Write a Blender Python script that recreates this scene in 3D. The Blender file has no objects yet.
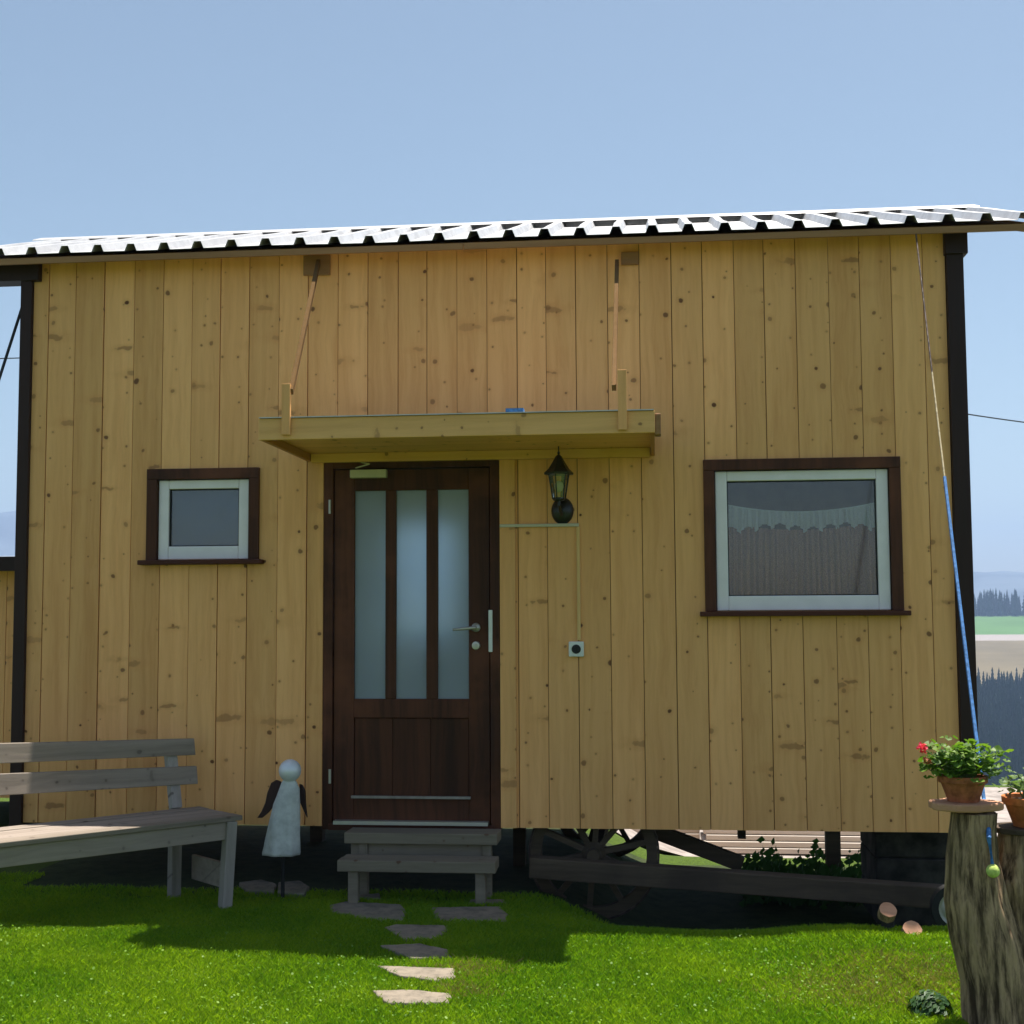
import bpy, math, random
import numpy as np
from mathutils import Vector, Matrix, noise as mnoise
R = math.radians
random.seed(7); rng = np.random.default_rng(7)
scn = bpy.context.scene
COL = scn.collection

# ------------------------------------------------------------------ camera
YAW, PITCH, ROLL = -0.10489, 0.07770, -0.00520
CAM = Vector((0, -7.7, 1.55)); FPX = 1350.0
fw = Vector((math.sin(YAW)*math.cos(PITCH), math.cos(YAW)*math.cos(PITCH), math.sin(PITCH)))
rt0 = Vector((math.cos(YAW), -math.sin(YAW), 0)); up0 = rt0.cross(fw)
rt = math.cos(ROLL)*rt0 + math.sin(ROLL)*up0
up = -math.sin(ROLL)*rt0 + math.cos(ROLL)*up0
cd = bpy.data.cameras.new('camera'); cam = bpy.data.objects.new('camera', cd); COL.objects.link(cam)
m = Matrix((rt, up, -fw)).transposed().to_4x4(); m.translation = CAM
cam.matrix_world = m
cd.sensor_width = 36; cd.lens = 36*FPX/1024; cd.clip_start = .05; cd.clip_end = 40000
scn.camera = cam

# ------------------------------------------------------------------ sky, sun, exposure
SUNV = Vector((.18, .228, 1)).normalized()
w = bpy.data.worlds.new("World"); scn.world = w; w.use_nodes = True
nt = w.node_tree; bg = nt.nodes['Background']
sky = nt.nodes.new('ShaderNodeTexSky'); sky.sky_type = 'NISHITA'; sky.sun_disc = False
sky.sun_elevation = math.asin(SUNV.z); sky.sun_rotation = math.atan2(SUNV.x, SUNV.y)
sky.altitude = 900; sky.air_density = 1.0; sky.dust_density = 2.0; sky.ozone_density = 1.5
wb = nt.nodes.new('ShaderNodeMix'); wb.data_type = 'RGBA'; wb.blend_type = 'MULTIPLY'; wb.inputs[0].default_value = 1
wb.inputs[7].default_value = (1.10, 1.03, .85, 1); nt.links.new(sky.outputs[0], wb.inputs[6]); nt.links.new(wb.outputs[2], bg.inputs[0]); bg.inputs[1].default_value = 0.065
sl = bpy.data.lights.new('sun', 'SUN'); sl.energy = 4.3; sl.angle = R(.5); sl.color = (1, .95, .87)
so = bpy.data.objects.new('sun', sl); COL.objects.link(so)
so.rotation_euler = SUNV.to_track_quat('Z', 'Y').to_euler(); so.location = (3, 4, 20)
vs = scn.view_settings; vs.view_transform = 'Standard'; vs.look = 'None'; vs.exposure = 1.25; vs.gamma = 1

def ray(px, py): return fw*FPX + rt*(px-512) - up*(py-512)
def PY(px, py, Y):
    d = ray(px, py); return CAM + d*((Y-CAM.y)/d.y)
def PZ(px, py, Z):
    d = ray(px, py); return CAM + d*((Z-CAM.z)/d.z)

# ------------------------------------------------------------------ materials
class NT:
    def __init__(s, name):
        s.m = bpy.data.materials.new(name); s.m.use_nodes = True; s.t = s.m.node_tree
        s.b = s.t.nodes['Principled BSDF']; s.o = s.t.nodes['Material Output']
    def n(s, typ, ins=None, **kw):
        x = s.t.nodes.new('ShaderNode'+typ)
        for k, v in kw.items(): setattr(x, k, v)
        for k, v in (ins or {}).items(): s.put(x.inputs[k], v)
        return x
    def put(s, sock, v):
        if isinstance(v, bpy.types.NodeSocket): s.t.links.new(v, sock)
        elif isinstance(v, bpy.types.Node): s.t.links.new(v.outputs[0], sock)
        else:
            if sock.type == 'RGBA' and len(v) == 3: v = (*v, 1)
            sock.default_value = v
    def math(s, op, a, b=0.0, clamp=False):
        x = s.n('Math', {0: a, 1: b}, operation=op, use_clamp=clamp); return x.outputs[0]
    def mix(s, f, a, b, mode='MIX'):
        x = s.n('Mix', data_type='RGBA', blend_type=mode)
        s.put(x.inputs[0], f); s.put(x.inputs[6], a); s.put(x.inputs[7], b); return x.outputs[2]
    def ss(s, v, a, b, c=0., d=1.):
        x = s.n('MapRange', {0: v, 1: a, 2: b, 3: c, 4: d}, interpolation_type='SMOOTHSTEP'); return x.outputs[0]
    def noise(s, vec, scale, detail=3, rough=.55):
        return s.n('TexNoise', {'Vector': vec, 'Scale': scale, 'Detail': detail, 'Roughness': rough}).outputs[0]
    def obj(s): return s.n('TexCoord').outputs['Object']
    def rnd(s): return s.n('Attribute', attribute_name='rnd').outputs['Fac']
    def bump(s, h, strength=.3, dist=.01):
        s.put(s.b.inputs['Normal'], s.n('Bump', {'Height': h, 'Strength': strength, 'Distance': dist}).outputs[0])
    def fin(s, col=None, rough=.6, spec=.5, metal=0.):
        if col is not None: s.put(s.b.inputs['Base Color'], col)
        s.put(s.b.inputs['Roughness'], rough); s.put(s.b.inputs['Metallic'], metal)
        s.put(s.b.inputs['Specular IOR Level'], spec); return s.m

def wood(name, light, dark, axis='z', knots=0.0, vary=.3, rough=.6, spec=.3, knotcol=(.09, .03, .012), stain=0.0, staincol=None, grain=.7, bump=.25):
    s = NT(name); v = s.obj(); r = s.rnd()
    off = s.n('CombineXYZ', {0: s.math('MULTIPLY', r, 37.3), 1: s.math('MULTIPLY', r, 11.7), 2: s.math('MULTIPLY', r, 53.1)})
    p = s.n('VectorMath', {0: v, 1: off}, operation='ADD').outputs[0]
    sc = {'x': (1.4, 34, 34), 'y': (34, 1.4, 34), 'z': (34, 34, 1.4)}[axis]
    wob = s.n('TexNoise', {'Vector': p, 'Scale': 2.2, 'Detail': 2}).outputs['Color']
    wobv = s.n('VectorMath', {0: wob, 3: .07}, operation='SCALE').outputs[0]
    p2 = s.n('VectorMath', {0: p, 1: wobv}, operation='ADD').outputs[0]
    g = s.noise(s.n('VectorMath', {0: p2, 1: sc}, operation='MULTIPLY').outputs[0], 1.0, 5, .65)
    sc2 = tuple(a*.22 for a in sc)
    g2 = s.noise(s.n('VectorMath', {0: p2, 1: sc2}, operation='MULTIPLY').outputs[0], 1.0, 3, .5)
    f = s.math('ADD', s.ss(g, .35, .72, 0, .55*grain), s.ss(g2, .35, .7, 0, .45*grain))
    col = s.mix(f, light, dark)
    # tone of each plank
    tone = s.math('ADD', 1-vary*.5, s.math('MULTIPLY', s.n('TexWhiteNoise', {'W': r}, noise_dimensions='1D').outputs[0], vary))
    tv = s.n('CombineXYZ', {0: tone, 1: tone, 2: s.math('POWER', tone, 1.25)})
    col = s.mix(1.0, col, tv.outputs[0], 'MULTIPLY')
    if knots > 0:
        for k, (scl, stretch, rad, keep, amt) in enumerate(((3.7, (1, 1, 1), .042, .25, 1.0), (8.5, (1, 1, 1), .048, .62, .75), (3.6, (.30, 1, 1.1), .058, .35, .5))):
            st = stretch if axis == 'z' else (stretch[2], 1, stretch[0])
            q = s.n('VectorMath', {0: p, 1: (st[0]*scl, st[0]*scl, st[2]*scl)}, operation='MULTIPLY').outputs[0]
            sq = s.n('SeparateXYZ', {0: q}); q = s.n('CombineXYZ', {0: sq.outputs[1 if axis == 'y' else 0], 1: s.math('ADD', sq.outputs[2], s.math('MULTIPLY', sq.outputs[1 if axis != 'y' else 0], .61)), 2: 0.}).outputs[0]
            nz = s.n('TexNoise', {'Vector': p, 'Scale': 22., 'Detail': 2}).outputs['Color']
            q = s.n('VectorMath', {0: q, 1: s.n('VectorMath', {0: nz, 3: .07 if k < 2 else .16}, operation='SCALE').outputs[0]}, operation='ADD').outputs[0]
            vo = s.n('TexVoronoi', {'Vector': q, 'Scale': 1.0}, voronoi_dimensions='2D')
            sep = s.n('SeparateColor', {0: vo.outputs['Color']})
            on = s.math('GREATER_THAN', sep.outputs[0], keep)
            size = s.math('ADD', .55, s.math('MULTIPLY', sep.outputs[1], .8))
            d = s.math('DIVIDE', vo.outputs['Distance'], s.math('MULTIPLY', size, rad))
            halo = s.math('MULTIPLY', s.math('MULTIPLY', s.ss(d, 3.2, 1.0), on), .30*knots)
            core = s.math('MULTIPLY', s.math('MULTIPLY', s.ss(d, 1.25, .75), on), s.math('MULTIPLY', amt, s.math('ADD', .4, s.math('MULTIPLY', sep.outputs[2], .6*knots))))
            col = s.mix(halo, col, tuple(c*1.0 for c in dark))
            col = s.mix(core, col, knotcol)
    if stain > 0:
        n3 = s.noise(v, 1.7, 5, .6)
        col = s.mix(s.ss(n3, .48, .72, 0, stain), col, staincol or dark)
    s.bump(g, bump, .004)
    return s.fin(col, rough, spec)

def plain(name, col, rough=.5, metal=0., spec=.5, var=.12, scale=9., bump=0.):
    s = NT(name); n = s.noise(s.obj(), scale, 5, .6)
    c = s.mix(s.ss(n, .3, .72), tuple(a*(1+var) for a in col), tuple(a*(1-var*1.6) for a in col))
    if bump: s.bump(n, bump, .01)
    return s.fin(c, s.ss(n, .3, .7, max(rough-.07, .02), min(rough+.1, 1)), spec, metal)

def leafy(name, c1, c2, trans=.45, rough=.5, spec=.35):
    s = NT(name); r = s.n('TexWhiteNoise', {'W': s.rnd()}, noise_dimensions='1D').outputs[0]
    n = s.noise(s.obj(), 1.3, 3)
    col = s.mix(s.math('ADD', s.math('MULTIPLY', r, .65), s.ss(n, .35, .65, 0, .35)), c1, c2)
    s.fin(col, rough, spec)
    tr = s.n('BsdfTranslucent', {0: s.mix(1., col, (1.15, 1.25, .6), 'MULTIPLY')})
    mx = s.n('MixShader', {0: trans}); s.put(mx.inputs[1], s.b.outputs[0]); s.put(mx.inputs[2], tr)
    s.put(s.o.inputs[0], mx); return s.m

def glassy(name, refl=.05, tint=(.92, .95, .97), rough=.07, solid=None, mixsolid=0.):
    s = NT(name); s.t.nodes.remove(s.b)
    fr = s.n('Fresnel', {0: 1.5}); n = s.noise(s.obj(), 1.4, 2)
    bp = s.n('Bump', {'Height': n, 'Strength': .05, 'Distance': .01})
    tr = s.n('BsdfTransparent', {0: tint}); gl = s.n('BsdfGlossy', {0: (1, 1, 1), 1: rough, 'Normal': bp.outputs[0]})
    mx = s.n('MixShader', {0: s.math('ADD', fr.outputs[0], refl-.04)}); s.put(mx.inputs[1], tr); s.put(mx.inputs[2], gl)
    s.put(s.o.inputs[0], mx); return s.m

M = {}
M['pine'] = wood('pine_cladding', (.88, .455, .175), (.64, .275, .085), knots=1.0, vary=.26, rough=.55, spec=.3, knotcol=(.13, .045, .015))
M['pine_x'] = wood('pine_board', (.84, .46, .17), (.6, .29, .085), axis='x', knots=.9, vary=.2, rough=.5)
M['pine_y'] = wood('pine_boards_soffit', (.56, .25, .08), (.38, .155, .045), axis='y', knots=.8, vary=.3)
M['seam'] = wood('pine_groove', (.30, .15, .05), (.2, .09, .03), rough=.8)
M['dark'] = wood('stained_dark_wood', (.095, .031, .014), (.034, .011, .005), vary=.45, rough=.6, spec=.22, grain=1.0, stain=.75, staincol=(.17, .055, .025))
M['dark_x'] = wood('stained_dark_wood_flat', (.085, .024, .012), (.035, .010, .006), axis='x', vary=.3, rough=.6, spec=.22, grain=.9)
M['post'] = wood('dark_corner_wood', (.03, .011, .008), (.014, .006, .005), vary=.2, rough=.6)
M['strutwood'] = wood('tan_strut_wood', (.17, .10, .045), (.12, .07, .03), rough=.95, spec=.03)
M['grey'] = wood('weathered_grey_wood', (.31, .255, .205), (.145, .115, .09), axis='x', knots=.55, vary=.35, rough=.75, spec=.2, knotcol=(.07, .05, .04), stain=.4, staincol=(.16, .14, .12))
M['ductwood'] = wood('light_wood_strip', (.82, .52, .22), (.7, .4, .15))
M['stepwood'] = wood('grey_green_step_wood', (.24, .20, .15), (.12, .10, .075), axis='x', knots=.5, vary=.3, rough=.85, spec=.15)
M['midbrown'] = wood('brown_board', (.34, .17, .068), (.2, .095, .036), axis='x')
M['greyz'] = wood('weathered_grey_wood_upright', (.35, .31, .27), (.17, .145, .12), axis='z', knots=.4, vary=.3, rough=.8, spec=.2, knotcol=(.07, .05, .04))
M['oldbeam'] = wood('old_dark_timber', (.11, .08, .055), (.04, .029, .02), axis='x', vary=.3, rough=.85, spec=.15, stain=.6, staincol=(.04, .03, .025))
M['pvc'] = plain('white_window_plastic', (.82, .755, .765), .35, var=.03)
M['black'] = plain('black_painted_metal', (.012, .013, .014), .38, 0, .5)
M['steel'] = plain('brushed_steel', (.50, .48, .44), .38, .6, .5, var=.05)
M['beige'] = plain('beige_plastic', (.55, .5, .38), .45, var=.05)
M['white'] = plain('white_plastic', (.75, .76, .72), .4, var=.04)
M['rubber'] = plain('black_rubber', (.01, .01, .01), .7)
M['iron'] = plain('rusty_iron', (.07, .045, .035), .7, .3, .4, var=.4, scale=25, bump=.2)
M['cable'] = plain('cable_black', (.02, .022, .028), .6)
M['rope_b'] = plain('blue_rope', (.045, .17, .42), .7, var=.25, scale=60)
M['rope_w'] = plain('beige_cord', (.42, .34, .2), .8, var=.2, scale=60)
M['terra'] = plain('terracotta', (.36, .115, .05), .75, 0, .25, var=.28, scale=22, bump=.15)
M['terra2'] = plain('orange_terracotta', (.55, .17, .05), .7, 0, .25, var=.2, scale=22, bump=.15)
M['soil'] = plain('potting_soil', (.03, .02, .013), .95, var=.4, scale=40, bump=.5)
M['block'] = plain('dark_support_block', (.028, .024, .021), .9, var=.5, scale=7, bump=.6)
M['dirt'] = plain('dark_dirt', (.035, .028, .019), .97, var=.4, scale=6, bump=.6)
M['ball'] = plain('silver_ball', (.72, .74, .78), .4, .2, .5, var=.03)
M['tennis'] = plain('felt_ball', (.5, .62, .15), .95, var=.2, scale=60)
M['wing'] = wood('burnt_wood_wing', (.045, .022, .018), (.015, .008, .007), rough=.7)
M['leaf'] = leafy('geranium_leaf', (.045, .13, .015), (.22, .33, .035), .42)
M['leafp'] = leafy('pale_leaf', (.09, .16, .05), (.22, .3, .12), .4)
M['stem'] = plain('green_stem', (.1, .15, .04), .6)
M['petal'] = leafy('pink_petal', (.75, .03, .09), (.85, .08, .16), .35)
M['petal2'] = leafy('faded_petal', (.5, .16, .08), (.35, .1, .05), .3)
M['glass'] = glassy('window_glass', .055)
M['lampglass'] = glassy('lantern_glass', .12, (.8, .82, .75), .12)
M['bulb'] = plain('frosted_bulb', (.7, .66, .5), .3, var=.03)
M['interior'] = plain('dim_interior', (.12, .09, .07), .9)
M['blind'] = plain('blue_roller_blind', (.05, .09, .165), .7, var=.06, scale=3)

def mk_stone():
    s = NT('flagstone'); v = s.obj(); n = s.noise(v, 14, 8, .7); n2 = s.noise(v, 2.5, 3)
    c = s.mix(s.ss(n, .35, .7), (.26, .215, .165), (.14, .12, .092)); c = s.mix(s.ss(n2, .5, .7, 0, .45), c, (.2, .2, .14))
    s.bump(n, .5, .008); return s.fin(c, .85, .25)
M['stone'] = mk_stone()

def mk_roof():
    s = NT('pale_roof_metal'); v = s.obj()
    n = s.noise(s.n('VectorMath', {0: v, 1: (9, 2.2, 2)}, operation='MULTIPLY').outputs[0], 1.5, 6, .7)
    n2 = s.noise(v, 1.1, 3)
    c = s.mix(s.ss(n, .38, .68), (.62, .61, .60), (.40, .40, .41)); c = s.mix(s.ss(n2, .45, .7, 0, .3), c, (.6, .57, .55))
    return s.fin(c, s.ss(n, .3, .7, .28, .5), .6, .25)
M['roof'] = mk_roof()

def mk_frost():
    s = NT('patterned_frosted_glass'); v = s.obj(); n = s.noise(v, 90, 3, .6)
    c = s.mix(s.ss(s.noise(v, 2.3, 2), .3, .7), (.48, .52, .62), (.60, .64, .72))
    s.bump(n, .25, .002); s.put(s.b.inputs['Coat Weight'], .5); s.put(s.b.inputs['Coat Roughness'], .3); s.fin(c, .4, .8)
    g = s.n('BsdfGlass', {0: (.85, .95, 1), 'Roughness': .32, 'IOR': 1.3}); mx = s.n('MixShader', {0: .65}); s.put(mx.inputs[1], s.b.outputs[0]); s.put(mx.inputs[2], g)
    s.put(s.o.inputs[0], mx); return s.m
M['frost'] = mk_frost()

def mk_cloth(name, c1, c2, trans=.3):
    s = NT(name); v = s.obj(); n = s.noise(v, 260, 2)
    col = s.mix(s.ss(n, .35, .65), c1, c2); s.fin(col, .9, .1)
    tr = s.n('BsdfTranslucent', {0: col}); mx = s.n('MixShader', {0: trans}); s.put(mx.inputs[1], s.b.outputs[0]); s.put(mx.inputs[2], tr)
    s.put(s.o.inputs[0], mx); return s.m
M['sheer'] = mk_cloth('brownish_sheer', (.60, .28, .20), (.30, .13, .09))
M['lace'] = mk_cloth('white_lace', (.8, .78, .74), (.6, .58, .56))
M['robe'] = plain('pale_blue_grey_robe', (.52, .53, .51), .7, var=.12, scale=18, bump=.3)

def mk_bark():
    s = NT('grey_green_bark'); v = s.obj()
    g = s.noise(s.n('VectorMath', {0: v, 1: (28, 28, 3.2)}, operation='MULTIPLY').outputs[0], 1.0, 7, .68)
    n2 = s.noise(v, 5, 4)
    c = s.mix(s.ss(g, .36, .62), (.06, .038, .021), (.46, .31, .18)); c = s.mix(s.ss(n2, .48, .66, 0, .4), c, (.17, .125, .06))
    s.bump(g, .9, .02); return s.fin(c, .9, .2)
M['bark'] = mk_bark()
M['cut'] = wood('pale_cut_wood', (.58, .31, .19), (.38, .17, .09), axis='x', vary=.2, rough=.8, stain=.5, staincol=(.3, .13, .07))

def mk_ground():
    s = NT('ground_lawn'); v = s.obj()
    n = s.noise(v, 45, 5, .7); n2 = s.noise(v, .9, 4, .6); n3 = s.noise(v, .03, 4)
    c = s.mix(s.ss(n, .3, .7), (.03, .05, .01), (.075, .12, .014)); c = s.mix(s.ss(n2, .5, .7, 0, .35), c, (.075, .09, .03))
    c = s.mix(s.ss(n3, .4, .6, 0, .4), c, (.08, .14, .025)); s.bump(n, .6, .02); return s.fin(c, .95, .1)
M['ground'] = mk_ground()
def mk_underhut():
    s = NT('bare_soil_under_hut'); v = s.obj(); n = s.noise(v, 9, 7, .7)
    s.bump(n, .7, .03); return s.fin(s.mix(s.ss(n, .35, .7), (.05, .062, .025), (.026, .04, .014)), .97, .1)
M['bare'] = mk_underhut()
M['forestfloor'] = plain('forest_floor', (.03, .045, .018), .95, var=.3, scale=.02)
M['field_green'] = plain('far_green_field', (.08, .16, .04), .95, 0, .1, var=.12, scale=.006)
M['field_tan'] = plain('far_stubble_field', (.15, .12, .065), .95, 0, .1, var=.15, scale=.01)
M['mountain'] = plain('mountain_slopes', (.12, .14, .15), .95, 0, .1, var=.35, scale=.0016)
M['grass'] = leafy('grass_blades', (.085, .23, .010), (.33, .45, .020), .5, .55, .2)
M['clover'] = leafy('clover_leaf', (.07, .20, .015), (.24, .38, .04), .4, .5, .3)
M['straw'] = leafy('dry_grass', (.22, .20, .05), (.36, .33, .1), .3, .7, .1)
M['conifer'] = leafy('dark_conifer', (.012, .032, .012), (.035, .065, .02), .1, .8, .1)
M['weed'] = leafy('dark_weeds', (.02, .06, .015), (.05, .12, .025), .3)
M['concrete'] = plain('pale_yard_gravel', (.30, .26, .235), .9, 0, .2, var=.18, scale=5, bump=.3)
M['plank_pale'] = wood('pale_sunbleached_planks', (.55, .49, .43), (.38, .33, .28), axis='x', vary=.3, rough=.8)
M['shedroof'] = plain('blue_grey_sheet_roof', (.22, .26, .32), .5, .2)

# ------------------------------------------------------------------ mesh builder and tagging
WM = {}
class MB:
    def __init__(s): s.v = []; s.f = []; s.r = []; s.mi = []
    def add(s, vs_, fs, mi=0, r=None):
        b = len(s.v); r = random.random() if r is None else r
        s.v += [tuple(p) for p in vs_]; s.r += [r]*len(vs_)
        s.f += [tuple(i+b for i in f) for f in fs]; s.mi += [mi]*len(fs); return s
    def box(s, x0, x1, y0, y1, z0, z1, mi=0, r=None):
        c = [(x, y, z) for z in (z0, z1) for y in (y0, y1) for x in (x0, x1)]
        return s.add(c, [(0, 2, 3, 1), (4, 5, 7, 6), (0, 1, 5, 4), (2, 6, 7, 3), (0, 4, 6, 2), (1, 3, 7, 5)], mi, r)
    def bar(s, a, b, w_, h_, upv=(0, 0, 1), mi=0, r=None):
        a = Vector(a); b = Vector(b); d = (b-a).normalized(); u = Vector(upv)
        if abs(d.dot(u)) > .98: u = Vector((0, 1, 0))
        sx = d.cross(u).normalized()*w_/2; sz = sx.cross(d).normalized()*h_/2
        c = [p+i*sx+j*sz for p in (a, b) for j in (-1, 1) for i in (-1, 1)]
        return s.add(c, [(0, 2, 3, 1), (4, 5, 7, 6), (0, 1, 5, 4), (2, 6, 7, 3), (0, 4, 6, 2), (1, 3, 7, 5)], mi, r)
    def tube(s, pts, rad, n=8, mi=0, r=None, cap=True):
        pts = [Vector(p) for p in pts]; V = []; F = []
        for i, p in enumerate(pts):
            d = (pts[min(i+1, len(pts)-1)]-pts[max(i-1, 0)]).normalized()
            u = Vector((0, 0, 1)) if abs(d.z) < .9 else Vector((0, 1, 0))
            a = d.cross(u).normalized(); b = d.cross(a)
            rr = rad[i] if isinstance(rad, (list, tuple)) else rad
            V += [p+rr*(math.cos(t)*a+math.sin(t)*b) for t in [2*math.pi*k/n for k in range(n)]]
        for i in range(len(pts)-1):
            for k in range(n): F.append((i*n+k, i*n+(k+1) % n, (i+1)*n+(k+1) % n, (i+1)*n+k))
        if cap: F.append(tuple(range(n))[::-1]); F.append(tuple((len(pts)-1)*n+k for k in range(n)))
        return s.add(V, F, mi, r)
    def lathe(s, prof, c, n=32, axis='z', mi=0, r=None):
        V = []; F = []
        for (rr, z) in prof:
            for k in range(n):
                t = 2*math.pi*k/n; a, b = rr*math.cos(t), rr*math.sin(t)
                V.append({'z': (c[0]+a, c[1]+b, c[2]+z), 'y': (c[0]+a, c[1]+z, c[2]+b), 'x': (c[0]+z, c[1]+a, c[2]+b)}[axis])
        for i in range(len(prof)-1):
            for k in range(n): F.append((i*n+k, i*n+(k+1) % n, (i+1)*n+(k+1) % n, (i+1)*n+k))
        return s.add(V, F, mi, r)
    def prism(s, poly, z0, z1, mi=0, r=None, f=None):
        n = len(poly); V = [(x, y, z0) for x, y in poly]+[(x, y, z1) for x, y in poly]
        if f: V = [f(*p) for p in V]
        F = [tuple(range(n))[::-1], tuple(range(n, 2*n))]+[(i, (i+1) % n, n+(i+1) % n, n+i) for i in range(n)]
        return s.add(V, F, mi, r)
    def build(s, name, mat, parent=None, bevel=0, smooth=False, seg=2, origin=None):
        me = bpy.data.meshes.new(name)
        inv = WM[parent.name].inverted() if parent else (Matrix.Translation(Vector(origin)).inverted() if origin is not None else Matrix())
        me.from_pydata([inv @ Vector(p) for p in s.v], [], s.f)
        at = me.attributes.new('rnd', 'FLOAT', 'POINT'); at.data.foreach_set('value', s.r)
        for mt in (mat if isinstance(mat, (list, tuple)) else [mat]): me.materials.append(M[mt] if isinstance(mt, str) else mt)
        me.polygons.foreach_set('material_index', s.mi)
        if smooth: me.polygons.foreach_set('use_smooth', [True]*len(me.polygons))
        me.update()
        o = bpy.data.objects.new(name, me); COL.objects.link(o)
        WM[o.name] = WM[parent.name] if parent else (Matrix.Translation(Vector(origin)) if origin is not None else Matrix())
        if parent: o.parent = parent
        elif origin is not None: o.location = origin
        if bevel:
            b = o.modifiers.new('bevel', 'BEVEL'); b.width = bevel; b.segments = seg; b.limit_method = 'ANGLE'; b.angle_limit = R(40)
        return o
def tag(o, label=None, cat=None, group=None, kind=None):
    if label: o['label'] = label
    if cat: o['category'] = cat
    if group: o['group'] = group
    if kind: o['kind'] = kind
    return o
def thing(name, label, cat, loc=(0, 0, 0), rz=0, ry=0, group=None):
    o = bpy.data.objects.new(name, None); COL.objects.link(o); o.empty_display_size = .2
    o.location = loc; o.rotation_euler = (0, ry, rz)
    WM[o.name] = Matrix.Translation(Vector(loc)) @ o.rotation_euler.to_matrix().to_4x4()
    return tag(o, label, cat, group)
def ball(mb, c, r, n=14, sx=1, sy=1, sz=1, mi=0):
    prof = [(max(r*math.sin(math.pi*i/n), 1e-4), -r*math.cos(math.pi*i/n)) for i in range(n+1)]
    b = len(mb.v); mb.lathe(prof, (0, 0, 0), 20, 'z', mi)
    for i in range(b, len(mb.v)):
        x, y, z = mb.v[i]; mb.v[i] = (c[0]+x*sx, c[1]+y*sy, c[2]+z*sz)

# ------------------------------------------------------------------ ground and far land
def sst(x, a, b):
    t = np.clip((x-a)/(b-a), 0, 1); return t*t*(3-2*t)
def hz(x, y):
    x = np.asarray(x, float); y = np.asarray(y, float)
    z = .015*np.sin(x*1.7+.4)*np.sin(y*1.3)
    z = z + .05*sst(x, .0, 1.0)*sst(y, -2.2, -1.3)*(1-sst(y, -1.0, -.4))
    z = z + .06*np.clip(-x-1.55, 0, 1.7)*sst(-y, .95, 1.5)
    z = z - .27*sst(x, -.75, .1)*sst(y, -.95, -.1)
    z = z - .38*sst(y, 2.7, 4.6)*sst(x, -1.2, .4)
    z = z - .25*sst(y, 2.9, 6)*(1-sst(x, -1.2, .4))
    v = -52*sst(y, 9.6, 75)                                         # the valley behind the hut
    v = v + 20*sst(y, 400, 620) + 33*np.clip((y-600)/600, 0, 1)
    amp = sst(y, 2300, 3500)
    mt = 95+30*np.sin(x*.0026+1.)+26*np.sin(x*.0074+.5)+13*np.sin(x*.0182)+6*np.sin(x*.042+2)
    mt = mt + 185*np.exp(-((x+1740)/320)**2) + 75*np.exp(-((x+600)/250)**2)
    return z + v + amp*mt*1.0
nx, ny = 150, 230
uu = np.linspace(-1, 1, nx*2+1); gx = -1+np.sinh(uu*9.3)*.9
gy = np.concatenate([-7.7-np.sinh(np.linspace(8.5, .02, 70))*.7, np.linspace(-7.6, 5, 100), 5+np.sinh(np.linspace(.02, 9.1, 150))*1.05])
X, Y = np.meshgrid(gx, gy); Z = hz(X, Y)
H_, W_ = X.shape; idx = np.arange(H_*W_).reshape(H_, W_)
quads = np.stack([idx[:-1, :-1], idx[:-1, 1:], idx[1:, 1:], idx[1:, :-1]], -1).reshape(-1, 4)
def grid_obj(name, P, quads, mats, mi=None, smooth=True):
    me = bpy.data.meshes.new(name); n = len(P); k = quads.shape[1]
    me.vertices.add(n); me.vertices.foreach_set('co', np.asarray(P, np.float32).ravel())
    me.loops.add(len(quads)*k); me.loops.foreach_set('vertex_index', quads.ravel().astype(np.int32))
    me.polygons.add(len(quads)); me.polygons.foreach_set('loop_start', (np.arange(len(quads))*k).astype(np.int32))
    for a in mats: me.materials.append(M[a])
    me.polygons.foreach_set('use_smooth', [smooth]*len(quads))
    me.update(calc_edges=True); me.validate()
    if mi is not None: me.polygons.foreach_set('material_index', mi.astype(np.int32))
    o = bpy.data.objects.new(name, me); COL.objects.link(o); WM[o.name] = Matrix(); return o
cx = (X[:-1, :-1]+X[1:, 1:]).ravel()/2; cy = (Y[:-1, :-1]+Y[1:, 1:]).ravel()/2
mi = np.zeros(len(quads), int)
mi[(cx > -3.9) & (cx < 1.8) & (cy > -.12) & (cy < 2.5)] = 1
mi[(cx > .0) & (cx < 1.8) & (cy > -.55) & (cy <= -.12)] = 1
mi[(cy > 60)] = 2; mi[(cy > 640)] = 4; mi[(cy > 925)] = 6; mi[cy > 962] = 3; mi[cy > 1290] = 2; mi[cy > 2300] = 5
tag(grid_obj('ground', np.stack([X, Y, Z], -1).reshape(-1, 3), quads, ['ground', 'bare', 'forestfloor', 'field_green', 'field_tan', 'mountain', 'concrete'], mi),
    'grassy hilltop with a valley, fields and mountains beyond', None, None, 'structure')

# pale yard behind the hut
mb = MB(); xs = np.linspace(-1.4, 16, 44); ys = np.linspace(3.4, 10.2, 18)
for i in range(len(xs)-1):
    for j in range(len(ys)-1):
        c = [(xs[i], ys[j]), (xs[i+1], ys[j]), (xs[i+1], ys[j+1]), (xs[i], ys[j+1])]
        mb.add([(a, b, float(hz(a, b))+.02) for a, b in c], [(0, 1, 2, 3)], 0, .5)
tag(mb.build('pavement', 'concrete'), 'pale gravel yard behind the hut', None, None, 'structure')

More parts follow.
